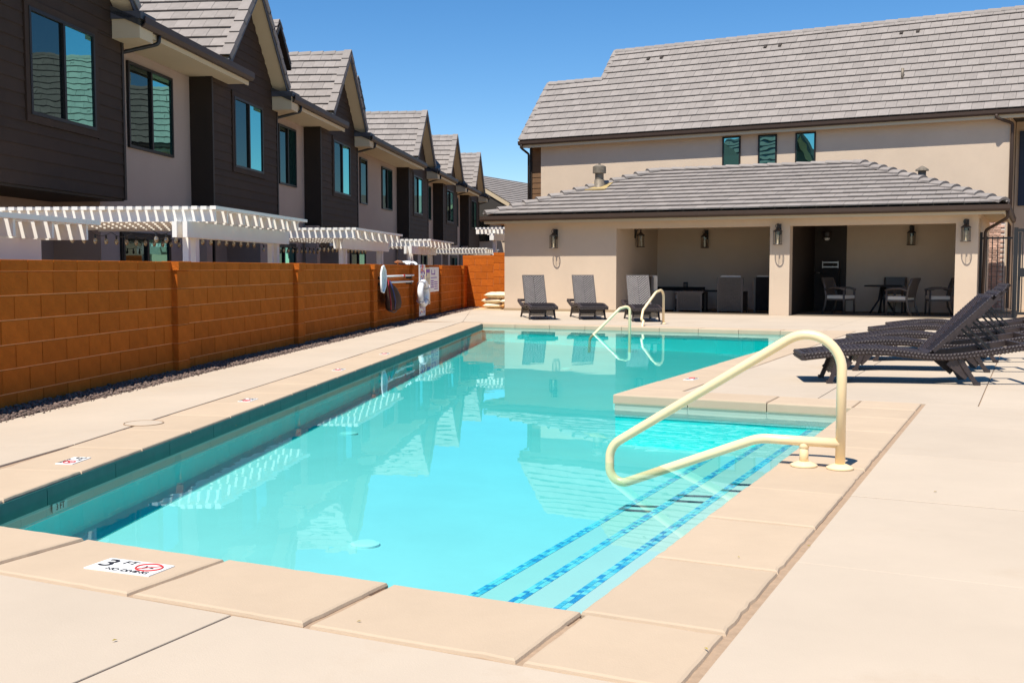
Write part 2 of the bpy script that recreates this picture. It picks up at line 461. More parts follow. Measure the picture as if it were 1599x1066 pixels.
# ------------------------------------------------------------------ pool basin, steps, tile bands, water
basin=bpy.data.objects.new('pool_basin',None); COL.objects.link(basin); basin['kind']='structure'
FLZ=-.56; WZ=-.072
def wallface(a,b,z0,z1,th=.12):
    a=Vector(a);b=Vector(b);d=(b-a).normalized();n=Vector((d.y,-d.x))
    mb=MB()
    o=[a+n*0,b+n*0,b+n*th,a+n*th]
    mb.prism([tuple(p) for p in o],z0,z1); return mb
PB=[POOL[i] for i in range(6)]
for i in range(6):
    # polygon is given counter clockwise starting (0,0)->(0,6): outside lies on the right of each edge
    a=PB[i];b=PB[(i+1)%6]
    if i==2: a=(a[0],6.13)
    link('basin_wall',wallface(a,b,FLZ-.9,-.0875),WALLP,basin)
def floor_z(x,y):
    xl=-3.152-.352*max(y,0)            # left edge at this y
    t=max(0,min(1,(x-xl)/(-1.06-xl)))
    return (-.395+.0022*max(y,0))*(1-t)+(-.455-.004*max(y,0))*t
vs=[];fs=[];NY=18
for k in range(NY+1):
    y=-.05+17.0*k/NY
    xl=-3.20-.352*max(y,0); xr=.05 if y<6.05 else -2.05
    for q in range(6):
        x=xl+(min(xr,-1.06 if y<6.05 else xr)-xl)*q/4 if q<5 else xr
        vs.append(Vector((x,y,floor_z(x,y))))
for k in range(NY):
    for q in range(5): fs.append((k*6+q,k*6+q+1,(k+1)*6+q+1,(k+1)*6+q))
link('basin_floor',MB().add(vs,fs),PLASTER,basin)
for k,(x1,z) in enumerate(((-.385,-.215),(-.715,-.305),(-1.045,-.39))):
    link('step',MB().prism([(.0+.01,-.01),(.01,6.01),(x1,6.01),(x1,-.01)],FLZ-.3,z-.0005*k,.01),STEPP,basin)
# mosaic bands
mos=[mat('mosaic_tile_deep_blue',(.02,.20,.50),.25,.1,9),mat('mosaic_tile_sky_blue',(.08,.42,.62),.25,.1,9),mat('mosaic_tile_pale_blue',(.22,.58,.66),.25,.1,9)]
for k,(x1,z) in enumerate(((-.385,-.215),(-.715,-.305),(-1.045,-.39))):
    st=bpy.data.objects.new('step_band',None); COL.objects.link(st); st.parent=basin
    cells=[[],[],[]]
    n=int(5.96/.033)
    for j in range(n):
        for c in range(2):
            r=random.random(); cells[0 if r<.25 else (1 if r<.6 else 2)].append((j,c))
    me=[MB(),MB(),MB()]
    for q in range(3):
        for j,c in cells[q]:
            x0=x1+.010+c*.027; y0=.02+j*.033+(.016 if c==1 else 0)
            me[q].box(x0,x0+.0245,y0,y0+.030,z-.004,z+.0025)
        o=link('mosaic_tiles',me[q],mos[q],st,kind='stuff')
# waterline tiles on the walls
for (a,b) in ((POOL[5],POOL[4]),(POOL[1],POOL[2]),(POOL[2],POOL[3]),(POOL[3],POOL[4]),(POOL[0],POOL[1]),(POOL[0],POOL[5])):
    a=Vector(a);b=Vector(b);d=(b-a).normalized(); c=Vector(((POOL[0][0]-5)/1,8)); n=Vector((d.y,-d.x))
    mid=(a+b)/2
    inside={0:1}
    tgt={(-3.152,0):None}
    if (a.x,a.y)==(-3.152,0): n=-lnor
    elif a.y==b.y and a.y==6: n=Vector((0,-1))
    elif a.x==b.x and a.x<-1: n=Vector((-1,0))
    elif a.y==b.y and a.y>16: n=Vector((0,-1))
    elif a.x==b.x: n=Vector((-1,0))
    else: n=Vector((0,1))
    pl=[a,b,b+n*.006,a+n*.006]
    link('waterline_tile_band',MB().prism([tuple(p) for p in pl],-.185,-.0885),WALLP if (a.x,a.y)==(-3.152,0) else STEPP,basin)
    pl=[a,b,b+n*.009,a+n*.009]
    link('ledge_line',MB().prism([tuple(p) for p in pl],-.197,-.191),mat('ledge_white',(.70,.86,.86),.6),basin)
cv_=MB()  # added teal strip at the left wall foot, colouring the shadow there
for k in range(18):
    a0=k*.99;a1=a0+.99
    pa=[lp(a0,0),lp(a1,0),lp(a0,-.112),lp(a1,-.112)]
    z0=floor_z(*lp(a0,-.1));z1=floor_z(*lp(a1,-.1))
    q0=lp(a0,-.035);q1=lp(a1,-.035)
    cv_.add([(*pa[0],z0+.045),(*pa[1],z1+.045),(*q1,z1+.012),(*q0,z0+.012),(*pa[3],z1+.003),(*pa[2],z0+.003)],[(0,3,2,1),(3,5,4,2)])
link('shadow_tint_strip',cv_,WALLP,basin)
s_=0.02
while s_<17.6:  # dark strips over the left coping face, its shade put into their colour
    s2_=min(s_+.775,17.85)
    link('edge_shade_strip',MB().prism([lp(s_+.003,-.0225),lp(s2_-.003,-.0225),lp(s2_-.003,-.03),lp(s_+.003,-.03)],-.115,-.017),mat('dark_green_edge_shade',(.02,.10,.09),.5,.15,8),basin); s_=s2_
for x_,y_ in ((-2.09,1.84),(-4.41,5.09),(-5.2,12.2)):
    fz=floor_z(x_,y_)
    d=link('floor_drain',MB().lathe([(.085,-.01),(.085,.012),(.06,.02),(.02,.022)],24,(x_,y_,fz)),PLASTW,basin)
# water body
wp_=[(0.06,-.06),(0.06,6.06),(-2.045,6.06),(-2.045,16.96),(-9.2,16.96),(-3.21,-.06)]
loops=[[Vector((x,y,0)) for x,y in wp_]]; tr=geometry.tessellate_polygon(loops)
vs=[Vector((x,y,WZ)) for x,y in wp_]+[Vector((x,y,FLZ-.6)) for x,y in wp_]; fs=[]
for t in tr:
    a,b,c=[vs[i] for i in t]; u=t if (b-a).cross(c-a).z>0 else t[::-1]
    fs.append(u); fs.append(tuple(i+6 for i in u[::-1]))
for i in range(6):
    j=(i+1)%6; fs.append((i,j,j+6,i+6))
link('pool_water',MB().add(vs,fs),WATER,kind='structure')
# ------------------------------------------------------------------ gravel strip
sheet('gravel_bed',[wp(-6,-.05),wp(-6,.45),wp(24.6,.45),wp(24.6,-.05)],[],-.030,DIRTG)
sheet('sand_bed',[wp(21.9,.40),(-11.7,FV),(-11.7,25.6),wp(24.4,-.1)],[],-.012,mat('sandy_ground',(.52,.38,.22),.95,.2,12,.6,60))
g=MB()
ico=[(0,0,1),(.89,0,.45),(.28,.85,.45),(-.72,.53,.45),(-.72,-.53,.45),(.28,-.85,.45),(.72,.53,-.45),(-.28,.85,-.45),(-.89,0,-.45),(-.28,-.85,-.45),(.72,-.53,-.45),(0,0,-1)]
icf=[(0,1,2),(0,2,3),(0,3,4),(0,4,5),(0,5,1),(1,6,2),(2,7,3),(3,8,4),(4,9,5),(5,10,1),(6,7,2),(7,8,3),(8,9,4),(9,10,5),(10,6,1),(11,7,6),(11,8,7),(11,9,8),(11,10,9),(11,6,10)]
for k in range(15000):
    s=random.uniform(-1.5,23.8) if k%3 else random.uniform(-1.0,9); off=random.uniform(.0,.44)
    if off>.40 and random.random()<.5: off+=random.uniform(0,.05)
    r=random.uniform(.007,.022)*(1.0 if off<.42 else .5); p=wp(s,off)
    q=(random.uniform(.7,1.3),random.uniform(.7,1.3),random.uniform(.5,.9)); a=random.uniform(0,6.28); ca,sa=math.cos(a),math.sin(a)
    z=-.022+random.uniform(0,.028) if off<.42 else .0
    vs=[]
    for v in ico:
        x,y,w=v[0]*q[0]*r,v[1]*q[1]*r,v[2]*q[2]*r
        vs.append((p[0]+x*ca-y*sa,p[1]+x*sa+y*ca,z+w))
    g.add(vs,icf)
link('gravel',g,GRAVM,kind='stuff')
# ------------------------------------------------------------------ block wall
BL=.4064;BHt=.2032;WT=1.225
def chbox(l,h,t,c=.006,name='block'):
    mb=MB(); mb.prism([(0,0),(l,0),(l,h),(0,h)],-t,0,c)   # x along, y up, z out
    return mb.mesh(name)
def wallM(s,z,off=0,O=WO,ang=WANG):    # local x along wall, y up, z toward pool
    dd=Vector((-math.sin(R(ang)),math.cos(R(ang)),0)); rr=Vector((dd.y,-dd.x,0))
    p=Vector((O.x,O.y,0))+dd*s+rr*off+Vector((0,0,z))
    return Matrix(((dd.x,0,rr.x,p.x),(dd.y,0,rr.y,p.y),(0,1,0,p.z),(0,0,0,1)))
def world_part(o,parent,M):   # parent keeps own transform; give child its world matrix
    o.parent=parent; o.matrix_local=parent.matrix_basis.inverted()@M
def WBASE(o): o.location
wall=thing('block_wall','long low orange-brown concrete block wall along the left side of the pool','wall',(*wp(10),0),0)
SE=24.36; S0=-3.2
def mkpart(name,me,m,parent,M,kind=None):
    o=link(name,me,m,None,None,kind); o.parent=parent
    P=Matrix.Translation(parent.location)@Matrix.Rotation(parent.rotation_euler[2],4,'Z') if parent.parent is None else parent['_m'] 
    o.matrix_local=P.inverted()@M; return o
core=MB().box(S0,SE,-.09,WT-.1,-.19,-.022); mkpart('mortar_core',core,mat('recessed_joint',(.30,.075,.02),.95),wall,wallM(0,0))
for k in range(7):
    zz_=WT-.1-BHt*k; mkpart('bed_joint',MB().box(S0,SE,zz_-.0045,zz_+.0045,-.05,-.0045),MORTAR,wall,wallM(0,0))
bm_full=chbox(BL-.009,BHt-.009,.05,.006); bm_full.materials.append(BLOCK)
cnt=0; rest=MB()
rows=[WT-.1-BHt*(k+1) for k in range(6)]
lst=[]
for k,z in enumerate(rows):
    s=S0+(BL/2 if k%2 else 0)
    while s<SE-.05:
        lst.append((s,z,min(BL,SE-s))); s+=BL
lst.sort(key=lambda t:abs(t[0]-1.5)+ (0 if t[0]>0 else 8))
for s,z,l in lst:
    M=wallM(s+.0045,z+.0045,random.uniform(-.002,.002))
    if l>=BL-.01 and cnt<290:
        mkpart('block',bm_full,BLOCK,wall,M); cnt+=1
    else: rest.prism([(0,0),(l-.009,0),(l-.009,BHt-.009),(0,BHt-.009)],-.05,0,.006,M)
P=Matrix.Translation(wall.location)
mkpart('far_blocks',rest,BLOCK,wall,Matrix.Identity(4),'stuff')
capm=chbox(BL-.008,.094,.215,.006); capm.materials.append(BLOCK)
s=S0
while s<SE-.1:
    mkpart('cap_block',capm,BLOCK,wall,wallM(s+.004,WT-.098,.010)); s+=BL
pil=chbox(.30,BHt-.008,.12,.006); pil.materials.append(BLOCK)
pilc=chbox(.34,.10,.20,.008); pilc.materials.append(BLOCK)
for sp in (-1.4,3.31,7.57,12.18,15.74,19.23,22.67):
    e=link('pilaster',MB().box(.01,.29,-.08,WT-.1,-.02,.058),MORTAR,None); e.parent=wall
    Mw=wallM(sp,0); e.matrix_local=P.inverted()@Mw
    for z in rows:
        o=link('block',pil,BLOCK,e,T(0,z+.004,.07))
    link('cap_block',pilc,BLOCK,e,T(-.02,WT-.10,.10))
# end wall (taller, sunlit)
ew=thing('block_wall','short taller sunlit orange block wall closing the far end by the bathhouse corner','wall',(-13.9,25.25,0),0)
def ewpart(x0,x1,y0,top,label=None):
    n=int((top+.09)/BHt)
    z=top
    mkpart('mortar_core',MB().box(x0+.005,x1-.005,-.09,top-.005,-.19,-.012),MORTAR,ew,Matrix(((1,0,0,0),(0,0,-1,y0),(0,1,0,0),(0,0,0,1))))
    k=0
    z=top-.1
    Mx=lambda x,z:Matrix(((1,0,0,x),(0,0,-1,y0),(0,1,0,z),(0,0,0,1)))
    mb=chbox(x1-x0,.095,.2,.006); mkpart('cap_block',mb,BLOCK,ew,Mx(x0,z+.002))
    while z>-.1:
        z-=BHt; x=x0-(BL/2 if k%2 else 0); k+=1
        while x<x1-.02:
            a=max(x,x0);b=min(x+BL,x1)
            if b-a>.03: mkpart('block',chbox(b-a-.009,BHt-.009,.05,.006),BLOCK,ew,Mx(a+.0045,z+.0045))
            x+=BL
ewpart(-14.1,-13.02,25.35,1.53); ewpart(-13.0,-11.85,25.2,1.60)

# ------------------------------------------------------------------ roof tiling
TL=.345;TW=.325
tile_prism=MB()
def tz(e): return lambda x,y:.041*(1-min(max(y/e,0),1.12))
_tm={}
def tilemesh():
    if 't' not in _tm:
        mb=MB(); mb.prism([(.003,0),(TW-.003,0),(TW-.003,TL+.03),(.003,TL+.03)],.002,.034,0,None,tz(TL))
        me=mb.mesh('roof_tile'); me.materials.append(TILE); _tm['t']=me
    return _tm['t']
def tile_field(root,parent,M,region,limit=300,name='roof_tile',skip=None):
    """M: root-space matrix of the roof plane (x along eave, y up slope, z out); returns number made"""
    xs=[p[0] for p in region]; ys=[p[1] for p in region]
    r0=0; y=0.; items=[]
    rowi=0
    while y<max(ys)-.02:
        x=min(xs)-TW+(TW/2 if rowi%2 else 0)
        while x<max(xs):
            pl=clip_to([(x,y),(x+TW,y),(x+TW,min(y+TL+.03,max(ys))),(x,min(y+TL+.03,max(ys)))],region)
            pl=dedupe(pl)
            if len(pl)>=3 and area(pl)>.012:
                items.append((x,y,pl,area(pl)>TW*(TL+.03)*.995))
            x+=TW
        y+=TL; rowi+=1
    Mr=Matrix.Translation(root.location)@Matrix.Rotation(root.rotation_euler[2],4,'Z')
    camp=Vector((CU,CV,CH))
    items.sort(key=lambda t:((Mr@M@Vector((t[0],t[1],0)))-camp).length)
    rest=MB(); n=0
    Pl=parent.matrix_local if parent is not root else Matrix.Identity(4)
    Pi=Pl.inverted()
    for x,y,pl,full in items:
        jz=random.uniform(-.003,.003)
        if n<limit:
            if full: link(name,tilemesh(),TILE,parent,Pi@M@T(x,y,jz)@RZ(random.uniform(-.006,.006)))
            else:
                q=[(a-x,b-y) for a,b in pl]
                if area(q)>.02:
                    me=MB().prism(shrink(q if sum(q[i][0]*q[(i+1)%len(q)][1]-q[(i+1)%len(q)][0]*q[i][1] for i in range(len(q)))>0 else q[::-1],.002),.002,.034,0,None,tz(TL))
                    link(name,me,TILE,parent,Pi@M@T(x,y,jz))
                else: continue
            n+=1
        else:
            rest.prism([(a+(.003 if a<=x+.001 else 0)-(.003 if a>=x+TW-.001 else 0),b) for a,b in pl],.002,.034,0,M@T(0,0,jz),lambda X,Y,y=y:.041*(1-min(max((Y-y)/TL,0),1.12)))
    if rest.v: link('roof_tiles',rest,TILE,parent,Pi,'stuff')
    return n
def basis(o,xd,yd):
    xd=Vector(xd).normalized(); yd=Vector(yd).normalized(); z=xd.cross(yd).normalized()
    return Matrix(((xd.x,yd.x,z.x,o[0]),(xd.y,yd.y,z.y,o[1]),(xd.z,yd.z,z.z,o[2]),(0,0,0,1)))
_caps={}
def ridge_caps(root,parent,a,b,wid=.20,drop=.07,name='ridge_tile',up=(0,0,1),step=.38,m=TILE,flat=False,lift=.03):
    a=Vector(a);b=Vector(b);d=b-a;l=d.length;n=max(1,round(l/step));st=l/n
    d.normalize();sd=d.cross(Vector(up)).normalized();u=sd.cross(d)
    Pl=parent.matrix_local if parent is not root else Matrix.Identity(4)
    key=(round(st,3),wid,drop,flat,lift); LF=lift
    if key not in _caps:
        mb=MB(); L_=st+.05
        prof=[(-wid/2,-drop),(-wid/4,-drop*.25),(0,0),(wid/4,-drop*.25),(wid/2,-drop)] if not flat else [(-wid/2,-.0),(wid/2,-.0)]
        th=.022; vs=[]
        for e,l_f in ((0,LF),(L_,.004)):
            for (p,q) in prof: vs.append((e,p,q+l_f+th))
            for (p,q) in prof: vs.append((e,p,q+l_f-(LF-.03 if e==0 else 0)))
        k=len(prof); fs=[]
        for i in range(k-1):
            fs.append((i,2*k+i,2*k+i+1,i+1)[::-1]); fs.append((k+i,k+i+1,3*k+i+1,3*k+i)[::-1])
            fs.append((i,i+1,k+i+1,k+i)[::-1]); fs.append((2*k+i,3*k+i,3*k+i+1,2*k+i+1)[::-1])
        fs.append((0,k,3*k,2*k)); fs.append((k-1,3*k-1,4*k-1,2*k-1))
        mb.add(vs,fs); me=mb.mesh('ridge_tile'); me.materials.append(m); _caps[key]=me
    for i in range(n):
        p=a+d*(i*st)
        Mx=Matrix(((d.x,-sd.x,u.x,p.x),(d.y,-sd.y,u.y,p.y),(d.z,-sd.z,u.z,p.z),(0,0,0,1)))
        link(name,_caps[key],m,parent,Pl.inverted()@Mx)
# ------------------------------------------------------------------ windows
def window(parent,M,w,h,split=True,trim=.0,glassL=None,glassR=None,trimmat=None,name='window',fw=.05):
    """M local: x right, y up, z out of wall"""
    f=MB()
    f.box(0,w,0,fw,0,.05);f.box(0,w,h-fw,h,0,.05);f.box(0,fw,fw,h-fw,0,.05);f.box(w-fw,w,fw,h-fw,0,.05)
    if split: f.box(w/2-fw*.6,w/2+fw*.6,fw,h-fw,0,.055)
    o=link(name,f,FRAMEM,parent,M)
    if split:
        link('pane',MB().box(fw,w/2-fw*.6,fw,h-fw,.008,.016),glassL or GLASS_B,o)
        link('pane',MB().box(w/2+fw*.6,w-fw,fw,h-fw,.018,.026),glassR or GLASS_D,o)
    else: link('pane',MB().box(fw,w-fw,fw,h-fw,.010,.018),glassL or GLASS_B,o)
    if trim:
        t=MB();t.box(-trim,w+trim,-trim,-.002,0,.04);t.box(-trim,w+trim,h+.002,h+trim,0,.04);t.box(-trim,-.002,0,h,0,.04);t.box(w+.002,w+trim,0,h,0,.04)
        link('trim',t,trimmat or SIDING,o)
    return o
# ------------------------------------------------------------------ townhouses
HANG=19.7
hd_=Vector((-math.sin(R(HANG)),math.cos(R(HANG)),0)); hn_=Vector((-hd_.y,hd_.x,0))
HROT=R(90+HANG)      # local x along the row (away), local y away from the pool
def hpos(s,N,z=0): p=Vector((CU,CV,0))+hd_*s+hn_*N; return (p.x,p.y,z)
def wallplane(x,y,z):   # panel facing the pool: local x right-as-seen, facing -y
    return Matrix(((1,0,0,x),(0,0,-1,y),(0,1,0,z),(0,0,0,1)))
BW=4.23
def boards(root,x0,x1,z0,z1,y,holes,gable=None,parent=None,h=.19,m=SIDING,name='siding_board'):
    z=z0
    while z<z1-.01:
        zt=min(z+h,z1); a,b=x0,x1
        if gable:
            cx,hw,zb,zp=gable
            if zt>zb:
                k=(zp-zt)/(zp-zb)*hw
                if k<.08: break
                a=max(a,cx-k);b=min(b,cx+k)
        segs=[(a,b)]
        for hx0,hx1,hz0,hz1 in holes:
            if z<hz0-.02<zt: zt=hz0
            elif z<hz1-.02<zt: zt=hz1
            if zt>hz0+.001 and z<hz1-.001:
                ns=[]
                for p,q in segs:
                    if hx0>p: ns.append((p,min(q,hx0)))
                    if hx1<q: ns.append((max(p,hx1),q))
                segs=[s_ for s_ in ns if s_[1]-s_[0]>.03]
        for p,q in segs:
            mb=MB(); mb.add([(p,y-.022,z),(q,y-.022,z),(q,y-.008,zt),(p,y-.008,zt),(p,y,z),(q,y,z),(q,y,zt),(p,y,zt)],[(0,1,2,3),(4,7,6,5),(0,4,5,1),(3,2,6,7),(0,3,7,4),(1,5,6,2)])
            link(name,mb,m,parent or root)
        z=zt
H0=[13.63,21.81,29.78,42.1,50.11,58.33,63.2]
labels=['nearest dark-sided townhouse at the left edge, its big window in the top corner',
 'second townhouse in the row, its gable peak cut by the top of the photo',
 'third townhouse in the row, the first whose whole pointed gable stands against the sky',
 'fourth townhouse, the widest, with two windows in its beige section',
 'fifth townhouse in the row, second last before the far end',
 'last and smallest-looking townhouse at the far end of the row']
bwin=[(1.28,3.2),(1.25,3.1),(1.34,3.22),(1.0,2.8),(1.0,2.95),(.95,2.95)]
gwin=[[(18.95,20.88)],[(27.48,28.95)],[(36.1,37.1),(39.4,41.1)],[(47.9,49.4)],[(56.0,57.5)],[]]
brightL=[0,0,1,1,1,1]
for k in range(6):
    s0=H0[k];L_=H0[k+1]-s0
    h=thing('townhouse',labels[k],'house',hpos(s0*1.1,8.5*1.1,CH*(1-1.1)),HROT,'townhouses in the row on the left'); h.scale=(1.1,1.1,1.1)
    # bay
    bay=MB(); bay.box(0,BW,.0,5.0,2.32,5.32)
    bay.add([(0.02,0,5.32),(BW-.02,0,5.32),(BW/2,0,7.3),(0.02,.3,5.32),(BW-.02,.3,5.32),(BW/2,.3,7.3)],[(0,1,2),(5,4,3),(0,3,4,1),(1,4,5,2),(2,5,3,0)])
    link('bay_wall',bay,SIDINGT,h)
    wx0,wx1=bwin[k]; hz0,hz1=3.34,4.86
    boards(h,.0,BW,2.32,7.25,-.001,[(wx0-.12,wx1+.12,hz0-.12,hz1+.12)],(BW/2,BW/2,5.32,7.3))
    link('corner_trim',MB().box(BW-.06,BW+.012,-.035,.10,2.3,5.2),SIDINGT,h)
    link('corner_trim',MB().box(-.012,.06,-.035,.10,2.3,5.2),SIDINGT,h)
    window(h,wallplane(wx0,-.002,hz0),wx1-wx0,hz1-hz0,True,.11,GLASS_D,GLASS_B)
    # beige section
    link('wall',MB().box(BW+.001,L_-.001,.45,9.0,-.6,5.12),STUCCO2,h)
    for (a,b) in gwin[k]:
        window(h,wallplane(a-s0,.448,3.32),b-a,1.54,(b-a)>1.2,.0,GLASS_D,GLASS_B)
    # ground floor under bay: recessed wall with black slider, dark post
    link('wall',MB().box(0,BW,1.3,5.0,-.6,2.32),STUCCO2,h)
    link('soffit_board',MB().box(0,BW,.02,1.3,2.28,2.319),SIDINGT,h)
    window(h,wallplane(.7,1.298,-.45),2.6,2.35,True,.06,GLASS_D,GLASS_D,SIDINGT,'patio_door',.07)
    if k<5: window(h,wallplane(BW+.75,.448,-.45),2.0,2.2,True,.05,GLASS_D,GLASS_B,SIDINGT,'patio_door',.07)
    link('corner_post',MB().box(-.3,.0,.02,.35,-.6,2.32),STUCCO2,h)
    # eaves: soffit, fascia, gutter
    e0,e1=BW+.02,L_+(1.0 if k<5 else .1)
    link('soffit',MB().box(e0+.12,e1-.03,-.43,.449,5.06,5.10),FASCIA,h)
    link('fascia',MB().box(e0+.12,e1,-.46,-.431,5.03,5.22),FASCIA,h)
    gmb=MB(); prof=[(-.46,5.12),(-.54,5.12),(-.585,5.18),(-.585,5.29),(-.57,5.30),(-.57,5.20),(-.535,5.14),(-.475,5.14),(-.475,5.29),(-.46,5.29)]
    vs=[(x,a,b) for x in (e0-.35,e1+.03) for a,b in prof]; n=len(prof)
    fs=[(i,(i+1)%n,n+(i+1)%n,n+i) for i in range(n)]+[tuple(range(n))[::-1],tuple(range(n,2*n))]
    gmb.add(vs,fs); link('gutter',gmb,GUTTER,h)
    ds=MB(); ds.tube(fillet([(e0+.35,-.50,5.13),(e0+.35,-.50,4.98),(BW+.05,.36,4.72),(BW+.05,.36,2.4)],.08,5),.035,8)
    link('downspout',ds,BLACKM,h)
    # main roof
    roof=MB(); 
    pr=[(-.50,5.24),(4.2,7.35),(9.2,5.1),(9.2,5.0),(4.2,7.22),(-.50,5.13)]
    xa=-.2 if k==0 else .0
    vs=[(x,a,b) for x in (BW-.42,e1) for a,b in pr]; n=6
    roof.add(vs,[(0,1,n+1,n),(1,2,n+2,n+1),(2,3,n+3,n+2),(3,4,n+4,n+3),(4,5,n+5,n+4),(5,0,n,n+5),(5,4,1,0),(4,3,2,1),(n,n+1,n+4,n+5),(n+1,n+2,n+3,n+4)])
    prb=[(.32,5.24+.32*.449+.2),(4.2,7.33),(9.2,5.08),(9.2,4.99),(4.2,7.2),(.32,5.2)]
    vs=[(x,a,b) for x in (xa,BW-.43) for a,b in prb]
    roof.add(vs,[(0,1,n+1,n),(1,2,n+2,n+1),(2,3,n+3,n+2),(3,4,n+4,n+3),(4,5,n+5,n+4),(5,0,n,n+5),(5,4,1,0),(4,3,2,1),(n,n+1,n+4,n+5),(n+1,n+2,n+3,n+4)])
    ro=link('roof',roof,TILEU,h)
    # gable slabs
    cx=BW/2; zp=7.44; hw=1.98; zb=5.44; y0=-.35; y1=4.2
    gs=MB()
    for sg in (-1,1):
        a=(cx+sg*hw,zb);b=(cx,zp)
        for (z0o,z1o) in ((-.12,0),):
            vs=[(a[0],y0,a[1]),(b[0],y0,b[1]),(b[0],y1,b[1]),(a[0],y1,a[1])]
            vb=[(p[0],p[1],p[2]-.15) for p in vs]
            fs=[(0,1,2,3),(7,6,5,4),(0,4,5,1),(1,5,6,2),(2,6,7,3),(3,7,4,0)]
            if sg>0: fs=[f[::-1] for f in fs]
            gs.add(vs+vb,fs)
    gp=link('gable_roof',gs,FASCIA,h)
    sl=math.hypot(hw,zp-zb)
    # left slope tiles (camera side): x along +y?  eave line along y
    ML=basis((cx-hw,y1,zb+.012),(0,-1,0),(hw,0,zp-zb))
    n=tile_field(h,gp,ML,[(0,0),(y1-y0-.14,0),(y1-y0-.14,sl),(0,sl)],240 if k else 160)
    MRr=basis((cx+hw,y0,zb+.012),(0,1,0),(-hw,0,zp-zb))
    tile_field(h,gp,MRr,[(.12,0),(y1-y0,0),(y1-y0,sl),(.12,sl)],0)
    ridge_caps(h,gp,(cx,y0+.05,zp+.055),(cx,y1,zp+.055),.24,.11)
    # rake tiles along both front edges, dark drip face
    ux=Vector((hw,0,zp-zb)).normalized()
    for sg in (-1,1):
        a=Vector((cx+sg*(hw+.02),y0+.07,zb+.03));b=Vector((cx+sg*.03,y0+.07,zp+.06))
        nn=7; d=(b-a)/nn; dn=d.normalized(); yv=Vector((0,1,0)); zv=dn.cross(yv)*(1 if dn.cross(yv).z>0 else -1)
        key=('rake',sg)
        if key not in _caps:
            mb=MB(); ln=d.length+.05
            vs=[]
            for t_,lf in ((0,.045),(ln,.015)):
                for q,w in ((-.12,-.0),(.10,-.0),(.10,.022),(-.12,.022),(-.12,-.12),(-.10,-.12),(-.10,0)):
                    vs.append(dn*t_+yv*q+zv*(w+lf))
            mb.add(vs,[(3,2,9,10),(0,3,10,7),(4,0,7,11),(4,5,6,1,2,3,0),(7,10,9,8,13,12,11),(2,1,8,9),(5,4,11,12),(6,5,12,13),(1,6,13,8)])
            me=mb.mesh('rake_tile'); me.materials.append(TILE); _caps[key]=me
        for i in range(nn):
            link('rake_tile',_caps[key],TILE,gp,T(*(a+d*i)))
    # rake fascia boards
    fb=MB()
    for sg in (-1,1):
        fb.bar((cx+sg*hw,y0-.012,zb-.085),(cx+sg*.03,y0-.012,zp-.105),.022,.16,(0,0,1))
    link('rake_board',fb,SHUT if False else mat('blue_grey_rake_trim',(.075,.075,.085),.6,.05,4),gp)
    # boxed returns
    rb=MB(); rb.box(BW-.38,BW+.12,-.50,-.024,4.93,5.24)
    r_=link('eave_return',rb,FASCIA,h); link('return_cap',MB().box(BW-.42,BW+.16,-.54,-.023,5.241,5.36),mat('blue_grey_rake_trim',(.075,.075,.085),.6,.05,4),h)
    # small dormer gable on the beige section
    if k in (1,2,3,4):
        dx={1:28.13,2:36.52,3:49.97,4:57.8}[k]-s0-.1; yb=.5; zz=7.5
        if k==3: zz=7.42
        dm=MB(); w2=.72;zb2=zz-.82
        dm.add([(dx-w2,yb+.2,zb2-.9),(dx+w2,yb+.2,zb2-.9),(dx+w2,yb+.2,zb2-.1),(dx,yb+.2,zz-.12),(dx-w2,yb+.2,zb2-.1),
                (dx-w2,yb+3,zb2-.9),(dx+w2,yb+3,zb2-.9),(dx+w2,yb+3,zb2-.1),(dx,yb+3,zz-.12),(dx-w2,yb+3,zb2-.1)],
               [(0,1,2,3,4),(9,8,7,6,5),(1,6,7,2),(0,4,9,5),(2,7,8,3),(3,8,9,4)])
        dp=link('dormer',dm,SIDING,h)
        ds_=MB()
        for sg in (-1,1):
            vs=[(dx+sg*(w2+.15),yb,zb2-.12),(dx,yb,zz+.02),(dx,yb+3,zz+.02),(dx+sg*(w2+.15),yb+3,zb2-.12)]
            vb=[(p[0],p[1],p[2]-.12) for p in vs]
            fs=[(0,1,2,3),(7,6,5,4),(0,4,5,1),(1,5,6,2),(2,6,7,3),(3,7,4,0)]
            ds_.add(vs+vb,fs if sg<0 else [f[::-1] for f in fs])
        link('dormer_roof',ds_,SIDINGT,dp)
        l2=math.hypot(w2+.15,.94)
        ML=basis((dx-w2-.15,yb+3,zb2-.10),(0,-1,0),(w2+.15,0,.94))
        tile_field(h,dp,ML,[(0,0),(2.98,0),(2.98,l2),(0,l2)],60)
        MRr=basis((dx+w2+.15,yb,zb2-.10),(0,1,0),(-w2-.15,0,.94))
        tile_field(h,dp,MRr,[(.0,0),(3,0),(3,l2),(.0,l2)],0)
        ridge_caps(h,dp,(dx,yb+.02,zz+.06),(dx,yb+3,zz+.06),.24,.11)
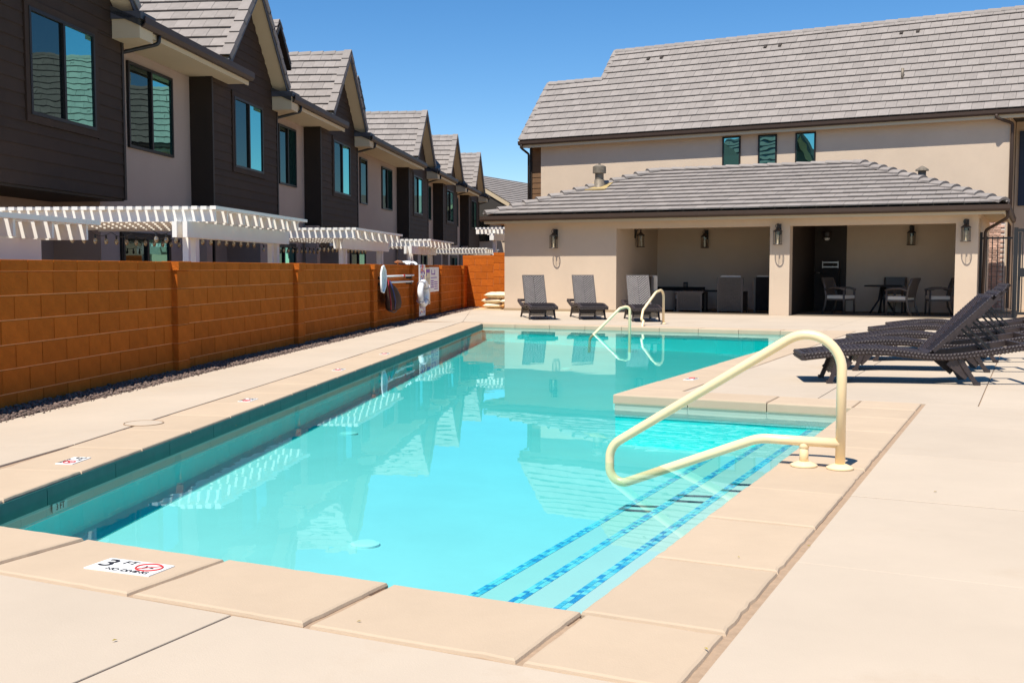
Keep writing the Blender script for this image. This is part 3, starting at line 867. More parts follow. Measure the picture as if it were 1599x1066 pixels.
# ------------------------------------------------------------------ pergolas
PK=.92
def pergola(s0,s1,zt,label,N0=6.0,N1=8.4,beam=(0,0),raf=None,bulbs=True,sp=.142,lowbeam=False):
    t=thing('pergola',label,'pergola',hpos(s0*PK,N0*PK,CH*(1-PK)),HROT,'white slatted pergolas behind the wall'); t.scale=(PK,PK,PK)
    L_=s1-s0; D=N1-N0
    n=int(D/sp); me=MB().box(0,L_,0,.092,0,.052).mesh('slat')
    for i in range(n+1): link('slat',me,WHITE,t,T(0,i*sp,zt-.052+random.uniform(-.002,.002)))
    x=.55 if raf is None else raf[0]; st=.66 if raf is None else raf[1]
    me=MB(); pr=[(0.03,.172),(D,.172),(D,0),(.03,0)]
    me.box(-.022,.022,.04,D-.003,zt-.225,zt-.053); me=me.mesh('rafter')
    xs=[.1]
    xx=x
    while xx<L_-.15: xs.append(xx); xx+=st
    for xx in xs: link('rafter',me,WHITE,t,T(xx,0,0))
    b0,b1=beam
    link('beam',MB().box(b0,b1,.40,.47,zt-.46,zt-.226),WHITE,t)
    link('beam',MB().box(b0,b1,.56,.63,zt-.46,zt-.226),WHITE,t)
    for px in (b0+.55,b1-.45):
        p=link('post',MB().box(px-.07,px+.07,.471,.559,-.55,zt-.23),WHITE,t)
        link('post',MB().box(px-.35,px-.27,.471,.559,-.55,zt-.23),WHITE,t)
    return t
def string_lights(s0,s1,zt,label,n=13,y=.9,y2=2.2):
    t=thing('string_lights',label,'lights',hpos(s0*PK,6.0*PK,CH*(1-PK)),HROT,'strings of clear bulbs under the pergolas'); t.scale=(PK,PK,PK)
    L_=s1-s0
    for q,yy in enumerate((y,y2)):
        pts=[(i*L_/(n*2),yy,zt-.26-.07*abs(math.sin(i*math.pi/4))) for i in range(n*2+1)]
        link('wire',MB().tube(pts,.006,5),BLACKM,t)
        for i in range(n):
            p=pts[i*2+1]
            o=link('bulb',bulb_me,None,t,T(p[0],p[1],p[2]-.10))
            link('socket',sock_me,BLACKM,o,T(0,0,.055))
bm=MB(); bm.ell((0,0,0),(.034,.034,.05),8,6); bm.smooth=True; bulb_me=bm.mesh('bulb'); bulb_me.materials.append(glass('bulb_glass',(.8,.75,.65),(.22,.18,.12),.25,0,.05))
sock_me=MB().lathe([(.016,-.02),(.016,.04)],8).mesh('socket')
pergola(4.5,11.98,1.69,'lowest and nearest white pergola, cut by the left edge of the photo',N1=8.6,beam=(.4,6.9),raf=(.62,.735),sp=.142)
pergola(15.52,20.14,2.06,'longest-looking white pergola, its beam and posts above the nearest wall pilaster',N1=9.9,beam=(-.1,4.75),raf=(.58,.715))
pergola(23.85,28.95,2.05,'white pergola left of the hanging white rescue hook',N1=9.2,beam=(.4,5.2),raf=(.58,.715))
pergola(33.16,37.69,2.04,'white pergola behind the life ring and signs',N1=9.2,beam=(-1.0,3.3),raf=(.58,.715))
pergola(46.8,51.29,2.02,'farthest white pergola of the row, in front of the orange end wall',N1=9.2,beam=(.2,4.3),raf=(.58,.715))
string_lights(15.3,19.9,1.98,'clear bulbs strung under the longest-looking white pergola')
string_lights(23.9,28.6,1.98,'clear bulbs strung under the pergola left of the rescue hook')
# lone pergola behind the end wall
t=thing('pergola','small white pergola rising behind the corner of the bathhouse','pergola',(-14.62,28.2,0),R(4))
for i in range(8): link('slat',MB().box(0,.055,-1.2,.3,0,.055),WHITE,t,T(.135*i,0,2.36))
for i in range(2): link('rafter',MB().box(-.1,1.75,-.02,.02,2.22,2.359),WHITE,t,T(0,-.9+.9*i,0))
link('post',MB().box(.46,.56,-.9,-.80,-.3,2.24),WHITE,t); link('beam',MB().box(.44,.58,-1.1,.2,2.02,2.239),WHITE,t)

# ------------------------------------------------------------------ bathhouse
bh=thing('bathhouse','single-storey beige stucco bathhouse with two open bays under a hipped grey tile roof','building',(-5.8,FV,0),0)
def bl(M): return M
def bx(x0,x1,y0,y1,z0,z1): return MB().box(x0+5.8,x1+5.8,y0-FV,y1-FV,z0,z1)
BKV=26.85
link('wall',bx(-11.78,-8.54,FV,29.7,-.1,2.44),STUCCO,bh)
link('wall',bx(-8.54,.12,BKV,29.7,-.1,2.44),STUCCO,bh)
link('column',bx(-4.56,-4.08,FV,FV+.34,-.1,2.17),STUCCO,bh)
link('column',bx(-.35,.12,FV,FV+.34,-.1,2.17),STUCCO,bh)
link('header',bx(-8.54,.12,FV+.001,FV+.34,2.17,2.44),STUCCO,bh)
link('ceiling',bx(-8.54,.12,FV+.34,BKV,2.31,2.44),STUCCO,bh)
link('partition_wall',bx(-4.54,-4.10,FV+.34,BKV,-.1,2.31),DOORM,bh)
link('side_wall',bx(-.12,.115,FV+1.6,BKV,-.1,2.31),STUCCO,bh)
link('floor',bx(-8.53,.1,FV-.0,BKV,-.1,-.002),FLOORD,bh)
dr=link('door',bx(-4.09,-3.26,BKV-.05,BKV-.001,0,2.3),DOORM,bh)
hm=MB(); hm.tube([(1.76,BKV-.05-FV,1.02),(1.76,BKV-.11-FV,1.02),(1.90,BKV-.11-FV,1.02)],.012,8); link('handle',hm,STEEL,dr)
link('base_trim',bx(-11.80,-8.54,FV-.02,FV-.001,-.02,.06),mat('weep_trim',(.36,.27,.17),.9),bh)
# hipped roof
EZ=2.56; EV=23.05; EB=30.35; EL=-12.2; ER=.67; RU0=-8.45;RU1=-3.05;RV=26.7;RZ_=3.88
def bp(x,y,z): return (x+5.8,y-FV,z)
rf=MB(); c=[bp(EL,EV,EZ-.02),bp(ER,EV,EZ-.02),bp(ER,EB,EZ-.02),bp(EL,EB,EZ-.02),bp(RU0,RV,RZ_-.02),bp(RU1,RV,RZ_-.02),
            bp(EL,EV,EZ-.12),bp(ER,EV,EZ-.12),bp(ER,EB,EZ-.12),bp(EL,EB,EZ-.12)]
rf.add(c,[(0,1,5,4),(1,2,5),(2,3,4,5),(3,0,4),(6,7,1,0),(7,8,2,1),(8,9,3,2),(9,6,0,3),(9,8,7,6)])
bro=link('roof',rf,TILEU,bh)
link('soffit',MB().add([bp(EL+.02,EV+.02,EZ-.125),bp(ER-.02,EV+.02,EZ-.125),bp(ER-.02,EB-.02,EZ-.125),bp(EL+.02,EB-.02,EZ-.125)],[(3,2,1,0)]),FASCIA,bh)
link('fascia',bx(EL+.03,ER-.03,EV+.0,EV+.03,EZ-.22,EZ-.03),FASCIA,bh)
link('fascia',bx(ER-.03,ER,EV,EB,EZ-.22,EZ-.03),FASCIA,bh)
link('fascia',bx(EL,EL+.03,EV,EB,EZ-.22,EZ-.03),FASCIA,bh)
def gut(a,b,out,parent,z=EZ,m=GUTTER):
    a=Vector(a);b=Vector(b);d=(b-a).normalized();o=Vector(out)
    prof=[(0,-.14),(.05,-.14),(.09,-.09),(.10,.0),(.085,.0),(.075,-.085),(.045,-.12),(.012,-.12),(.012,0),(0,0)]
    vs=[p+o*q+Vector((0,0,w)) for p in (a,b) for q,w in prof]; n=len(prof)
    fs=[(i,(i+1)%n,n+(i+1)%n,n+i) for i in range(n)]+[tuple(range(n))[::-1],tuple(range(n,2*n))]
    return link('gutter',MB().add(vs,fs),m,parent)
gut(bp(EL-.09,EV-.005,EZ-.015),bp(ER+.10,EV-.005,EZ-.015),(0,-1,0),bh)
gut(bp(ER+.005,EV,EZ-.015),bp(ER+.005,EB,EZ-.015),(1,0,0),bh)
sl=math.hypot(RV-EV,RZ_-EZ)
MF=basis(bp(EL,EV-.02,EZ),(1,0,0),(0,RV-EV,RZ_-EZ))
tile_field(bh,bro,MF,[(0,0),(ER-EL,0),(RU1-EL,sl),(RU0-EL,sl)],260)
MR_=basis(bp(ER+.02,EV,EZ),(0,1,0),(RU1-ER,0,RZ_-EZ))
sl2=math.hypot(RU1-ER,RZ_-EZ)
tile_field(bh,bro,MR_,[(0,0),(EB-EV,0),(RV-EV,sl2)],0)
MLl=basis(bp(EL-.02,EB,EZ),(0,-1,0),(RU0-EL,0,RZ_-EZ))
tile_field(bh,bro,MLl,[(0,0),(EB-EV,0),(EB-RV,math.hypot(RU0-EL,RZ_-EZ))],0)
MB2=basis(bp(ER,EB,EZ),(-1,0,0),(0,RV-EB,RZ_-EZ))
tile_field(bh,bro,MB2,[(0,0),(ER-EL,0),(ER-RU0,math.hypot(RV-EB,RZ_-EZ)),(ER-RU1,math.hypot(RV-EB,RZ_-EZ))],0)
ridge_caps(bh,bro,bp(EL+.02,EV,EZ+.06),bp(RU0,RV,RZ_+.09),.30,.07,'hip_tile',lift=.075)
ridge_caps(bh,bro,bp(ER-.02,EV,EZ+.06),bp(RU1,RV,RZ_+.09),.30,.07,'hip_tile',lift=.075)
ridge_caps(bh,bro,bp(RU0,RV,RZ_+.08),bp(RU1,RV,RZ_+.08),.26,.06)
# downspout on the right corner
ds=MB(); ds.tube(fillet([bp(ER+.05,EV+.15,EZ-.12),bp(ER+.05,EV+.2,EZ-.30),bp(.25,FV+.45,EZ-.55),bp(.22,FV+.45,.1)],.12,6),.035,8)
link('downspout',ds,GUTTER,bh)
# flue and vent
fl_=thing('roof_vent','weathered double-walled exhaust flue on the left of the bathhouse roof','vent',(-9.72,25.25,3.30),0)
mb=MB(); mb.lathe([(.24,-.14),(.22,.0),(.15,.05),(.14,.30)],18); mb.smooth=True; link('flashing',mb,GALV,fl_)
mb=MB(); mb.lathe([(.12,.28),(.12,.48),(.185,.48),(.185,.66),(.12,.70),(.03,.72),(.03,.76)],18); link('cowl',mb,GALV,fl_)
mb=MB(); mb.add([(-.30,-.32,.02),(.30,-.32,.02),(.30,.30,.25),(-.30,.30,.25)],[(0,1,2,3)]); mb.box(-.3,.3,-.33,-.30,.0,.03); link('base_flashing',mb,mat('rusty_flashing',(.40,.29,.12),.7,.2,10),fl_)
vt=thing('roof_vent','small grey round vent cap behind the right hip of the bathhouse roof','vent',(-1.42,26.9,3.50),0)
mb=MB(); mb.lathe([(.10,-.3),(.10,.16)],14); mb.smooth=True; link('pipe',mb,GALV,vt)
link('cowl',MB().lathe([(.17,.16),(.16,.20),(.05,.27),(.01,.29)],14),GALV,vt)
# ------------------------------------------------------------------ lanterns
def lantern(M,label,rnd=True):
    """M: wall frame at lamp height centre; x right, y up, z out"""
    t=thing('wall_lantern',label,'lantern',M.translation,math.atan2(M[1][0],M[0][0]),'wall lanterns on the bathhouse')
    # local: x right, -y out of wall, z up
    bk=MB(); bk.box(-.055,.055,-.022,0,.04,.30); link('backplate',bk,LGLASSW,t)
    a=MB(); a.tube(fillet([(0,-.02,.10),(0,-.06,.27),(0,-.16,.30),(0,-.165,.20)],.06,6),.011,8); link('arm',a,LGLASSW,t)
    lp_=MB(); lp_.tube([(.055*math.cos(q),-.165,.245+.055*math.sin(q)) for q in [i*math.pi/8 for i in range(16)]],.007,6,True); link('ring',lp_,LGLASSW,t)
    cp=MB(); cp.lathe([(.02,.20),(.035,.185),(.095,.135),(.115,.12),(.115,.105)],16,(0,-.165,0)); link('cap',cp,LGLASSW,t)
    fr_=MB()
    for i in range(6):
        q=i*math.pi/3+.3; fr_.bar((.098*math.cos(q),-.165+.098*math.sin(q),-.19),(.098*math.cos(q),-.165+.098*math.sin(q),.11),.011,.011)
    fr_.tube([(.105*math.cos(q),-.165+.105*math.sin(q),-.195) for q in [i*math.pi/10 for i in range(20)]],.012,6,True); fr_.smooth=False; link('cage',fr_,LGLASSW,t)
    gl=MB(); gl.tube([(0,-.165,-.178),(0,-.165,.104)],.088,16,caps=False); link('glass',gl,LGLASS,t)
    b=MB(); b.lathe([(.02,-.18),(.02,-.08)],10,(0,-.165,0)); b.ell((0,-.165,-.03),(.024,.024,.05),8,6); link('bulb',b,mat('lamp_bulb',(.75,.62,.42),.4),t)
    return t
FM=lambda x,v,z:Matrix(((1,0,0,x),(0,0,-1,v),(0,1,0,z),(0,0,0,1)))
lantern(FM(-10.25,FV-.001,1.88),'black cage lantern on the plain wall above the two left loungers')
lantern(FM(-4.34,FV-.001,1.92),'black cage lantern on the middle column of the bathhouse')
lantern(FM(-.13,FV-.001,1.95),'black cage lantern on the right end column of the bathhouse')
lantern(FM(-7.1,BKV-.001,1.92),'dark lantern on the back wall of the left bay, above the fire table')
lantern(FM(-1.62,BKV-.001,1.95),'dark lantern on the back wall of the right bay, above the dining chairs')
Ms=Matrix(((0,0,1,-8.539),(1,0,0,24.9),(0,1,0,1.92),(0,0,0,1)))
l_=lantern(Ms,'dark lantern on the side wall of the left bay, above the third lounger')
dm_=thing('dome_light','small dark dome light on the brown wall beside the back door','light',(-3.75,BKV-.051,2.0),0)
mb=MB(); mb.box(-.07,.07,-.04,0,-.10,.12); link('backplate',mb,LGLASSW,dm_)
mb=MB(); mb.lathe([(.11,.10),(.11,.0),(.085,-.05)],14,(0,-.14,0)); link('hood',mb,LGLASSW,dm_)
mb=MB(); mb.ell((0,-.14,-.06),(.08,.08,.06),12,6); mb.smooth=True; link('lens',mb,PLASTW,dm_)
# paper holder / drinking fountain on dark wall
df=thing('towel_rack','pale metal double bar rack on the dark wall of the right bay','rack',(-3.62,BKV-.06,0),0)
mb=MB(); mb.bar((-.2,-.30,1.30),(.2,-.30,1.30),.03,.03); mb.bar((-.2,-.30,1.18),(.2,-.30,1.18),.03,.03); mb.bar((.2,-.30,1.15),(.2,-.30,1.33),.02,.02); mb.bar((-.2,-.30,1.15),(-.2,-.30,1.33),.02,.02); link('bars',mb,mat('aluminium_bar',(.5,.48,.44),.4,metal=.6),df)
mb=MB(); mb.box(-.21,.21,-.26,0,.62,1.14); mb.box(-.05,.05,-.28,0,1.14,1.30); link('cabinet',mb,DARKC,df)
ol=thing('outlet_box','small black outlet box low on the back wall of the left bay','outlet',(-7.68,BKV-.001,.66),0)
mb=MB(); mb.box(-.06,.06,-.05,0,-.09,.09); link('box',mb,BLACKM,ol); mb=MB(); mb.box(-.035,.035,-.056,-.05,-.05,.05); link('cover',mb,GALV,ol)

# ------------------------------------------------------------------ long two-storey building
LX,LY=-15.33,31.92; LANG=R(-4.1)
lb=thing('apartment_building','long two-storey beige building with a steep grey tile roof behind the bathhouse','building',(LX,LY,0),LANG)
link('wall',MB().box(.70,15.88,.30,6.2,-.1,5.50),STUCCO,lb)
ls=link('side_wall',MB().box(.22,.699,.42,5.9,-.1,5.50),SIDINGT,lb)
boards(lb,.30,.70,0,5.45,.419,[],None,None,.19,SIDINGB)
link('corner_trim',MB().box(.20,.30,.38,.44,0,5.5),SIDINGT,lb)
link('wing_wall',MB().box(15.9,22.0,1.9,8.0,-.1,6.1),STUCCO,lb)
pr=[(0,5.63),(3.25,9.03),(6.5,5.63)]
def lroof(x0,x1,yr,zr):
    mb=MB(); yb=2*yr
    vs=[(x,a,b) for x in (x0,x1) for a,b in ((0,5.60),(yr,zr),(yb,5.60),(yb,5.48),(0,5.48))]
    mb.add(vs,[(0,1,6,5)[::-1],(1,2,7,6)[::-1],(2,3,8,7)[::-1],(3,4,9,8)[::-1],(4,0,5,9)[::-1],(0,1,2,3,4)[::-1],(5,6,7,8,9)]); return mb
lr=link('roof',lroof(2.2,16.4,3.25,9.03),TILEU,lb)
lr2=link('roof',lroof(0,2.199,2.15,7.93),TILEU,lb)
sl=math.hypot(3.25,3.43); pitch_=(0,3.25,3.43)
slo=2.15*math.hypot(1,3.43/3.25)
ML_=basis((0,-.02,5.63),(1,0,0),pitch_)
tile_field(lb,lr,ML_,[(2.2,0),(16.4,0),(16.4,sl),(2.2,sl)],230)
tile_field(lb,lr2,ML_,[(0,0),(2.2,0),(2.2,slo),(0,slo)],60)
ridge_caps(lb,lr,(2.25,3.25,9.13),(16.4,3.25,9.13),.26,.12)
ridge_caps(lb,lr2,(0.05,2.15,7.98),(2.2,2.15,7.98),.26,.12)
for (x_,ya,yb_) in ((0.03,0,2.15),(2.23,2.15,3.25)):
    ridge_caps(lb,lr2,(x_,ya,5.66+ya*3.43/3.25+.03),(x_,yb_,5.66+yb_*3.43/3.25+.03),.20,.03,'rake_tile')
# upper wing roof on the right with hidden eave
mb=MB(); vs=[(x,a,b) for x in (16.4,22.4) for a,b in ((0,5.60),(3.25,9.03),(8,5.60),(8,5.48),(0,5.48))]
mb.add(vs,[(0,1,6,5)[::-1],(1,2,7,6)[::-1],(2,3,8,7)[::-1],(3,4,9,8)[::-1],(4,0,5,9)[::-1],(0,1,2,3,4)[::-1],(5,6,7,8,9)])
lr3=link('roof',mb,TILEU,lb); tile_field(lb,lr3,ML_,[(16.4,0),(22.4,0),(22.4,sl),(16.4,sl)],0)
link('soffit',MB().box(.02,22.3,.02,.6,5.44,5.475),FASCIA,lb)
link('fascia',MB().box(.01,22.3,-.01,.015,5.38,5.60),FASCIA,lb)
gut((-.02,-.012,5.62),(22.3,-.012,5.62),(0,-1,0),lb)
link('rake_board',MB().bar((-.015,0,5.52),(-.015,2.15,7.79),.03,.2),FASCIA,lb)
for a,b,z0,z1 in ((7.38,7.98,4.33,5.37),(8.56,9.16,4.31,5.36),(9.75,10.38,4.32,5.36)):
    window(lb,FM(a,.298,z0-.25),b-a,z1-z0+.25,False,0,GLASS_B,fw=.045)
ds=MB(); ds.tube(fillet([(15.55,-.06,5.5),(15.55,-.06,5.40),(15.95,.22,5.25),(15.95,.22,0)],.08,5),.045,8); link('downspout',ds,GUTTER,lb)
ds=MB(); ds.tube(fillet([(.1,-.06,5.5),(.1,-.06,5.38),(.2,.3,5.2),(.2,.3,0)],.08,5),.04,8); link('downspout',ds,SIDINGT,lb)
def onroof(x,s): return (x,s*3.25/sl_,5.63+s*3.43/sl_)
sl_=math.hypot(3.25,3.43)
for x_ in (3.75,4.25,8.0,8.5,12.4,12.9):
    y_=2.86; mb=MB(); 
    mb.box(-.05,.05,-.08,.08,.04,.09); link('attic_vent',mb,SIDINGT,lr,ML_@T(x_,4.05,0))
mb=MB(); mb.tube([(12.75,1.15,6.8),(12.75,1.15,7.22)],.045,8); link('vent_pipe',mb,GALV,lb)
# shutters on the wing
for x_ in (16.0,16.75,):
    for z_ in (3.0,):
        s_=link('shutter',MB().box(x_,x_+.28,1.84,1.898,z_,z_+2.2),SHUT,lb)
        for q in range(16): link('louvre',MB().box(x_+.03,x_+.25,1.825,1.838,z_+.08+q*.13,z_+.16+q*.13),SHUT,s_)
window(lb,FM(16.3,1.898,3.1),.44,2.0,False,0,GLASS_B)
window(lb,FM(17.6,1.898,3.1),1.2,2.0,True,0,GLASS_D,GLASS_B)
# brick veneer low on the right end
bk=link('brick_veneer',MB().box(13.2,15.84,.255,.298,-.05,2.75),BMORT,lb)
bme=MB().prism([(0,0),(.192,0),(.192,.06),(0,.06)],0,.022,.004).mesh('brick'); bme.materials.append(BRICKM)
cntb=0
for r_ in range(38):
    x_=14.62-(.1 if r_%2 else 0)
    while x_<15.66 and cntb<290:
        link('brick',bme,BRICKM,bk,FM(x_,.2545,r_*.072+.01)); x_+=.202; cntb+=1
rb=MB()
for r_ in range(38):
    x_=13.22+(0 if r_%2 else .1)
    while x_<14.38: rb.prism([(x_,r_*.072+.01),(x_+.192,r_*.072+.01),(x_+.192,r_*.072+.07),(x_,r_*.072+.07)],0,.022,.004,FM(0,.2545,0)); x_+=.202
link('far_bricks',rb,BRICKM,bk,None,'stuff')
# ------------------------------------------------------------------ far building beyond the row
fb=thing('apartment_building','distant building with sloping grey tile roof between the last townhouse and the bathhouse','building',(-33,60,0),0)
mb=MB(); vs=[(x,y,z) for y in (0,26) for x,z in ((-3.6,4.4),(0,7.35),(5.2,4.4),(5.2,4.25),(-3.6,4.25))]
mb.add(vs,[(0,1,6,5),(1,2,7,6),(2,3,8,7),(3,4,9,8),(4,0,5,9),(4,3,2,1,0),(5,6,7,8,9)])
fr2=link('roof',mb,TILEU,fb)
M_=basis((5.25,0,4.43),(0,1,0),(-5.2,0,2.95)); tile_field(fb,fr2,M_,[(0,0),(26,0),(26,5.97),(0,5.97)],0)
link('wall',MB().box(-3.2,4.7,.3,25.6,-.3,4.3),STUCCO,fb)
ggm=MB(); ggm.add([(-3.2,.3,4.3),(4.7,.3,4.3),(0,.3,7.1)],[(0,1,2)]); link('gable_wall',ggm,STUCCO,fb)
rr_=MB(); rr_.bar((0,-.05,7.25),(5.2,-.05,4.32),.05,.22); rr_.bar((0,-.05,7.25),(-3.6,-.05,4.32),.05,.22); link('rake_board',rr_,FASCIA,fb)
window(fb,FM(.6,.298,2.9),1.5,1.35,True,0,GLASS_B,GLASS_D)
window(fb,FM(3.0,.298,2.9),1.2,1.35,True,0,GLASS_B,GLASS_D)
ps=MB(); ps.tube([(2.6,9,5.6),(2.6,9,7.3)],.06,8); ps.tube([(3.4,6,5.2),(3.4,6,6.2)],.06,8); link('vent_pipe',ps,GALV,fb)
# cross gable of the far building
cg=MB(); vs=[]
cg.add([(5.2,14,4.4),(8.6,14,4.4),(8.6,17,6.9),(0.9,17,6.9),(5.2,20,4.4),(8.6,20,4.4)],[(0,1,2,3),(3,2,5,4)]); link('cross_roof',cg,TILE,fb)
cw=MB(); cw.box(4.71,8.4,14.3,19.7,-.3,4.4); cw.add([(8.4,14.3,4.4),(8.4,19.7,4.4),(8.4,17,6.7)],[(0,1,2)]); link('wing_wall',cw,STUCCO,fb)
cr=MB(); cr.bar((8.62,14,4.3),(8.62,17,6.8),.05,.25); cr.bar((8.62,20,4.3),(8.62,17,6.8),.05,.25); link('rake_board',cr,FASCIA,fb)

# ------------------------------------------------------------------ metal fence and gate at the right
fe=thing('metal_fence','black vertical-bar metal fence between the bathhouse and the right edge of the photo','fence',(.16,24.3,0),0)
def fence(px,h,x0,x1,step,parent):
    link('rail',MB().box(x0,x1,-.015,.015,h-.06,h-.02),BLACKM,parent); link('rail',MB().box(x0,x1,-.015,.015,.10,.14),BLACKM,parent)
    x=x0+step
    me=MB().box(-.010,.010,-.010,.010,.05,h-.0).mesh('picket')
    while x<x1-.04: link('picket',me,BLACKM,parent,T(x,0,0)); x+=step
fence(0,1.88,0,.66,.115,fe); link('post',MB().box(-.04,.02,-.03,.03,0,1.98),BLACKM,fe)
ga=thing('metal_gate','taller black metal gate beside the bar fence, cut by the right edge of the photo','gate',(.84,24.3,0),0)
link('post',MB().box(0,.09,-.045,.045,0,2.08),BLACKM,ga); link('post',MB().box(1.25,1.34,-.045,.045,0,2.08),BLACKM,ga)
link('frame',MB().box(.092,1.248,-.02,.02,1.98,2.05),BLACKM,ga); link('frame',MB().box(.092,1.248,-.02,.02,.08,.14),BLACKM,ga)
me=MB().box(-.012,.012,-.012,.012,.1,2.0).mesh('picket')
for i in range(9): link('picket',me,BLACKM,ga,T(.19+.115*i,0,0))
link('mesh_panel',MB().box(.10,.16,-.008,.008,.15,1.97),BLACKM,ga); link('latch_box',MB().box(.12,.30,-.05,.03,.95,1.15),BLACKM,ga)
fe2=thing('metal_fence','black bar fence continuing to the right beyond the gate','fence',(2.2,24.3,0),0)
fence(0,1.88,0,8,.125,fe2)
# shrub with red flowers behind the gate
sh=thing('shrub','green shrub with red flowers behind the gate at the right edge','shrub',(1.75,25.6,0),0)
lm=MB()
for i in range(900):
    th=random.uniform(0,6.28);ph=random.uniform(0,1.5);r=random.uniform(.35,.62)
    p=Vector((r*math.cos(th)*math.cos(ph)*.8,r*math.sin(th)*math.cos(ph)*.8,.25+1.0*r*math.sin(ph)*1.9-.1))
    Mx=Matrix.Rotation(random.uniform(0,6.28),3,'Z')@Matrix.Rotation(random.uniform(-1,1),3,'X')
    lm.add([p+Mx@Vector(q) for q in ((0,-.04,0),(.02,0,.006),(0,.045,0),(-.02,0,.006))],[(0,1,2,3)])
link('foliage',lm,LEAF,sh)
fm=MB()
for i in range(28):
    th=random.uniform(0,6.28);p=(.45*math.cos(th)*random.uniform(.3,1),.45*math.sin(th)*random.uniform(.3,1),random.uniform(.7,1.25)); fm.ell(p,(.03,.03,.025),6,4)
link('flower',fm,FLOWER,sh)
sm=MB()
for i in range(7):
    a=i*.9; sm.tube([(0.05*math.cos(a),.05*math.sin(a),0),(.2*math.cos(a),.2*math.sin(a),.5),(.35*math.cos(a),.35*math.sin(a),.9)],[.014,.01,.005],5)
link('stem',sm,SIDINGB,sh)

# ------------------------------------------------------------------ woven chaise longues
RAILP=[(0,.262),(.18,.285),(.38,.310),(.6,.322),(.8,.318),(1.0,.298),(1.18,.276),(1.35,.272),(1.55,.292),(1.75,.322),(1.95,.356),(2.12,.385)]
def railz(x):
    for i in range(len(RAILP)-1):
        a,b=RAILP[i],RAILP[i+1]
        if x<=b[0]:
            t=(x-a[0])/(b[0]-a[0]); t=max(0,t); return a[1]+(b[1]-a[1])*t
    return RAILP[-1][1]
CW=.31; HX=1.22
_ch={}
def chaise_meshes(key,ang,wm):
    if key in _ch: return _ch[key]
    d={}
    r=MB()
    for sg in (-1,1):
        N=40
        vs=[]
        for i in range(N+1):
            x=2.12*i/N; z=railz(x); y0=sg*CW; y1=sg*(CW-.045)
            tp=.036 if x<1.2 else .030
            vs+=[(x,y0,z-tp),(x,y0+sg*.006,z),(x,y0,z+tp),(x,y1,z+tp),(x,y1,z-tp)]
        fs=[]
        for i in range(N):
            for q in range(5):
                f=(i*5+q,i*5+(q+1)%5,(i+1)*5+(q+1)%5,(i+1)*5+q); fs.append(f if sg<0 else f[::-1])
        fs.append((0,1,2,3,4) if sg>0 else (4,3,2,1,0)); fs.append(tuple(N*5+q for q in range(5))[::-1] if sg>0 else tuple(N*5+q for q in range(5)))
        r.add(vs,fs)
    r.box(-.03,.02,-CW,CW,.226,.298); r.box(2.08,2.13,-CW,CW,.352,.412); r.box(HX-.02,HX+.03,-CW+.04,CW-.04,.24,.27)
    d['frame']=r
    # braided beads on the rails
    b=MB()
    for sg in (-1,1):
        for i in range(62):
            x=.01+i*.034; z=railz(x)
            for q,(dz,an) in enumerate(((.017,.6),(-.017,-.6))):
                b.ell((x+q*.017,sg*(CW+.004),z+dz),(.021,.008,.0125),6,4,Matrix.Rotation(-an,3,'Y'))
    for i in range(18):
        y=-CW+.02+i*.034
        for q,dz in enumerate((.016,-.016)): b.ell((-.034,y+q*.015,.262+dz),(.008,.020,.012),6,4)
    b.smooth=True; d['braid']=b
    # woven seat: transverse strands
    s=MB(); n=46
    for i in range(n):
        x=.03+i*(HX-.05)/n; z=railz(x)+.034
        s.box(x,x+.0195,-CW+.045,0,z-.012,z+(.004 if i%2 else .0)); s.box(x,x+.0195,0,CW-.045,z-.012,z+(.0 if i%2 else .004))
    for i in range(12):
        x0=.02+i*(HX-.04)/12; x1=.02+(i+1)*(HX-.04)/12; z0=railz(x0)+.018; z1=railz(x1)+.018
        s.add([(x0,-CW+.04,z0),(x1,-CW+.04,z1),(x1,CW-.04,z1),(x0,CW-.04,z0)],[(0,1,2,3)])
    d['seat']=s
    # backrest: frame and chevron strands; local at hinge, along +x then rotated up
    fr_=MB(); Lb=.83
    fr_.box(0,Lb,-CW+.05,-CW+.09,-.02,.018); fr_.box(0,Lb,CW-.09,CW-.05,-.02,.018); fr_.box(0,.04,-CW+.05,CW-.05,-.018,.016); fr_.box(Lb-.04,Lb,-CW+.05,CW-.05,-.018,.016)
    bk_=MB().box(.02,Lb-.02,-CW+.07,CW-.07,-.012,-.004); d['back_mesh']=bk_
    d['back_frame']=fr_
    ch=MB(); hw=CW-.085; k=0; y=-.25
    while y<Lb+.02:
        for sg in (-1,1):
            # strand from centre (low) to the edge (high)
            a=Vector((y,0,0)); b_=Vector((y+hw*.95,sg*hw,0))
            # clip against 0.02..Lb-.02
            t0=max(0,(.03-a.x)/(b_.x-a.x)); t1=min(1,(Lb-.03-a.x)/(b_.x-a.x))
            if t1-t0>.05:
                p=a.lerp(b_,t0);q=a.lerp(b_,t1); ch.bar((p.x,p.y,.008),(q.x,q.y,.008),.022,.016,(0,0,1))
        y+=.060
    d['strands']=ch
    st=MB()
    for sg in (-1,1):
        for i in range(26):
            st.ell((.02+i*.0315,sg*(CW-.055),.014),(.013,.008,.010),6,4)
    for i in range(16): st.ell((Lb-.01,-.24+i*.032,.012),(.008,.012,.010),6,4)
    st.smooth=True; d['back_braid']=st
    # legs: curved prism leg
    def leg(xa,xb,sg):
        m_=MB(); P=[Vector((xa,sg*(CW-.03),.25)),Vector(((xa*.6+xb*.4),sg*(CW-.028),.14)),Vector((xb,sg*(CW-.02),0.0))]
        for i in range(2):
            w=.05-.008*i; m_.bar(P[i],P[i+1],.034,w,(1,0,.2),.004)
        m_.box(xb-.03,xb+.03,sg*(CW-.02)-.018,sg*(CW-.02)+.018,0,.03)
        return m_
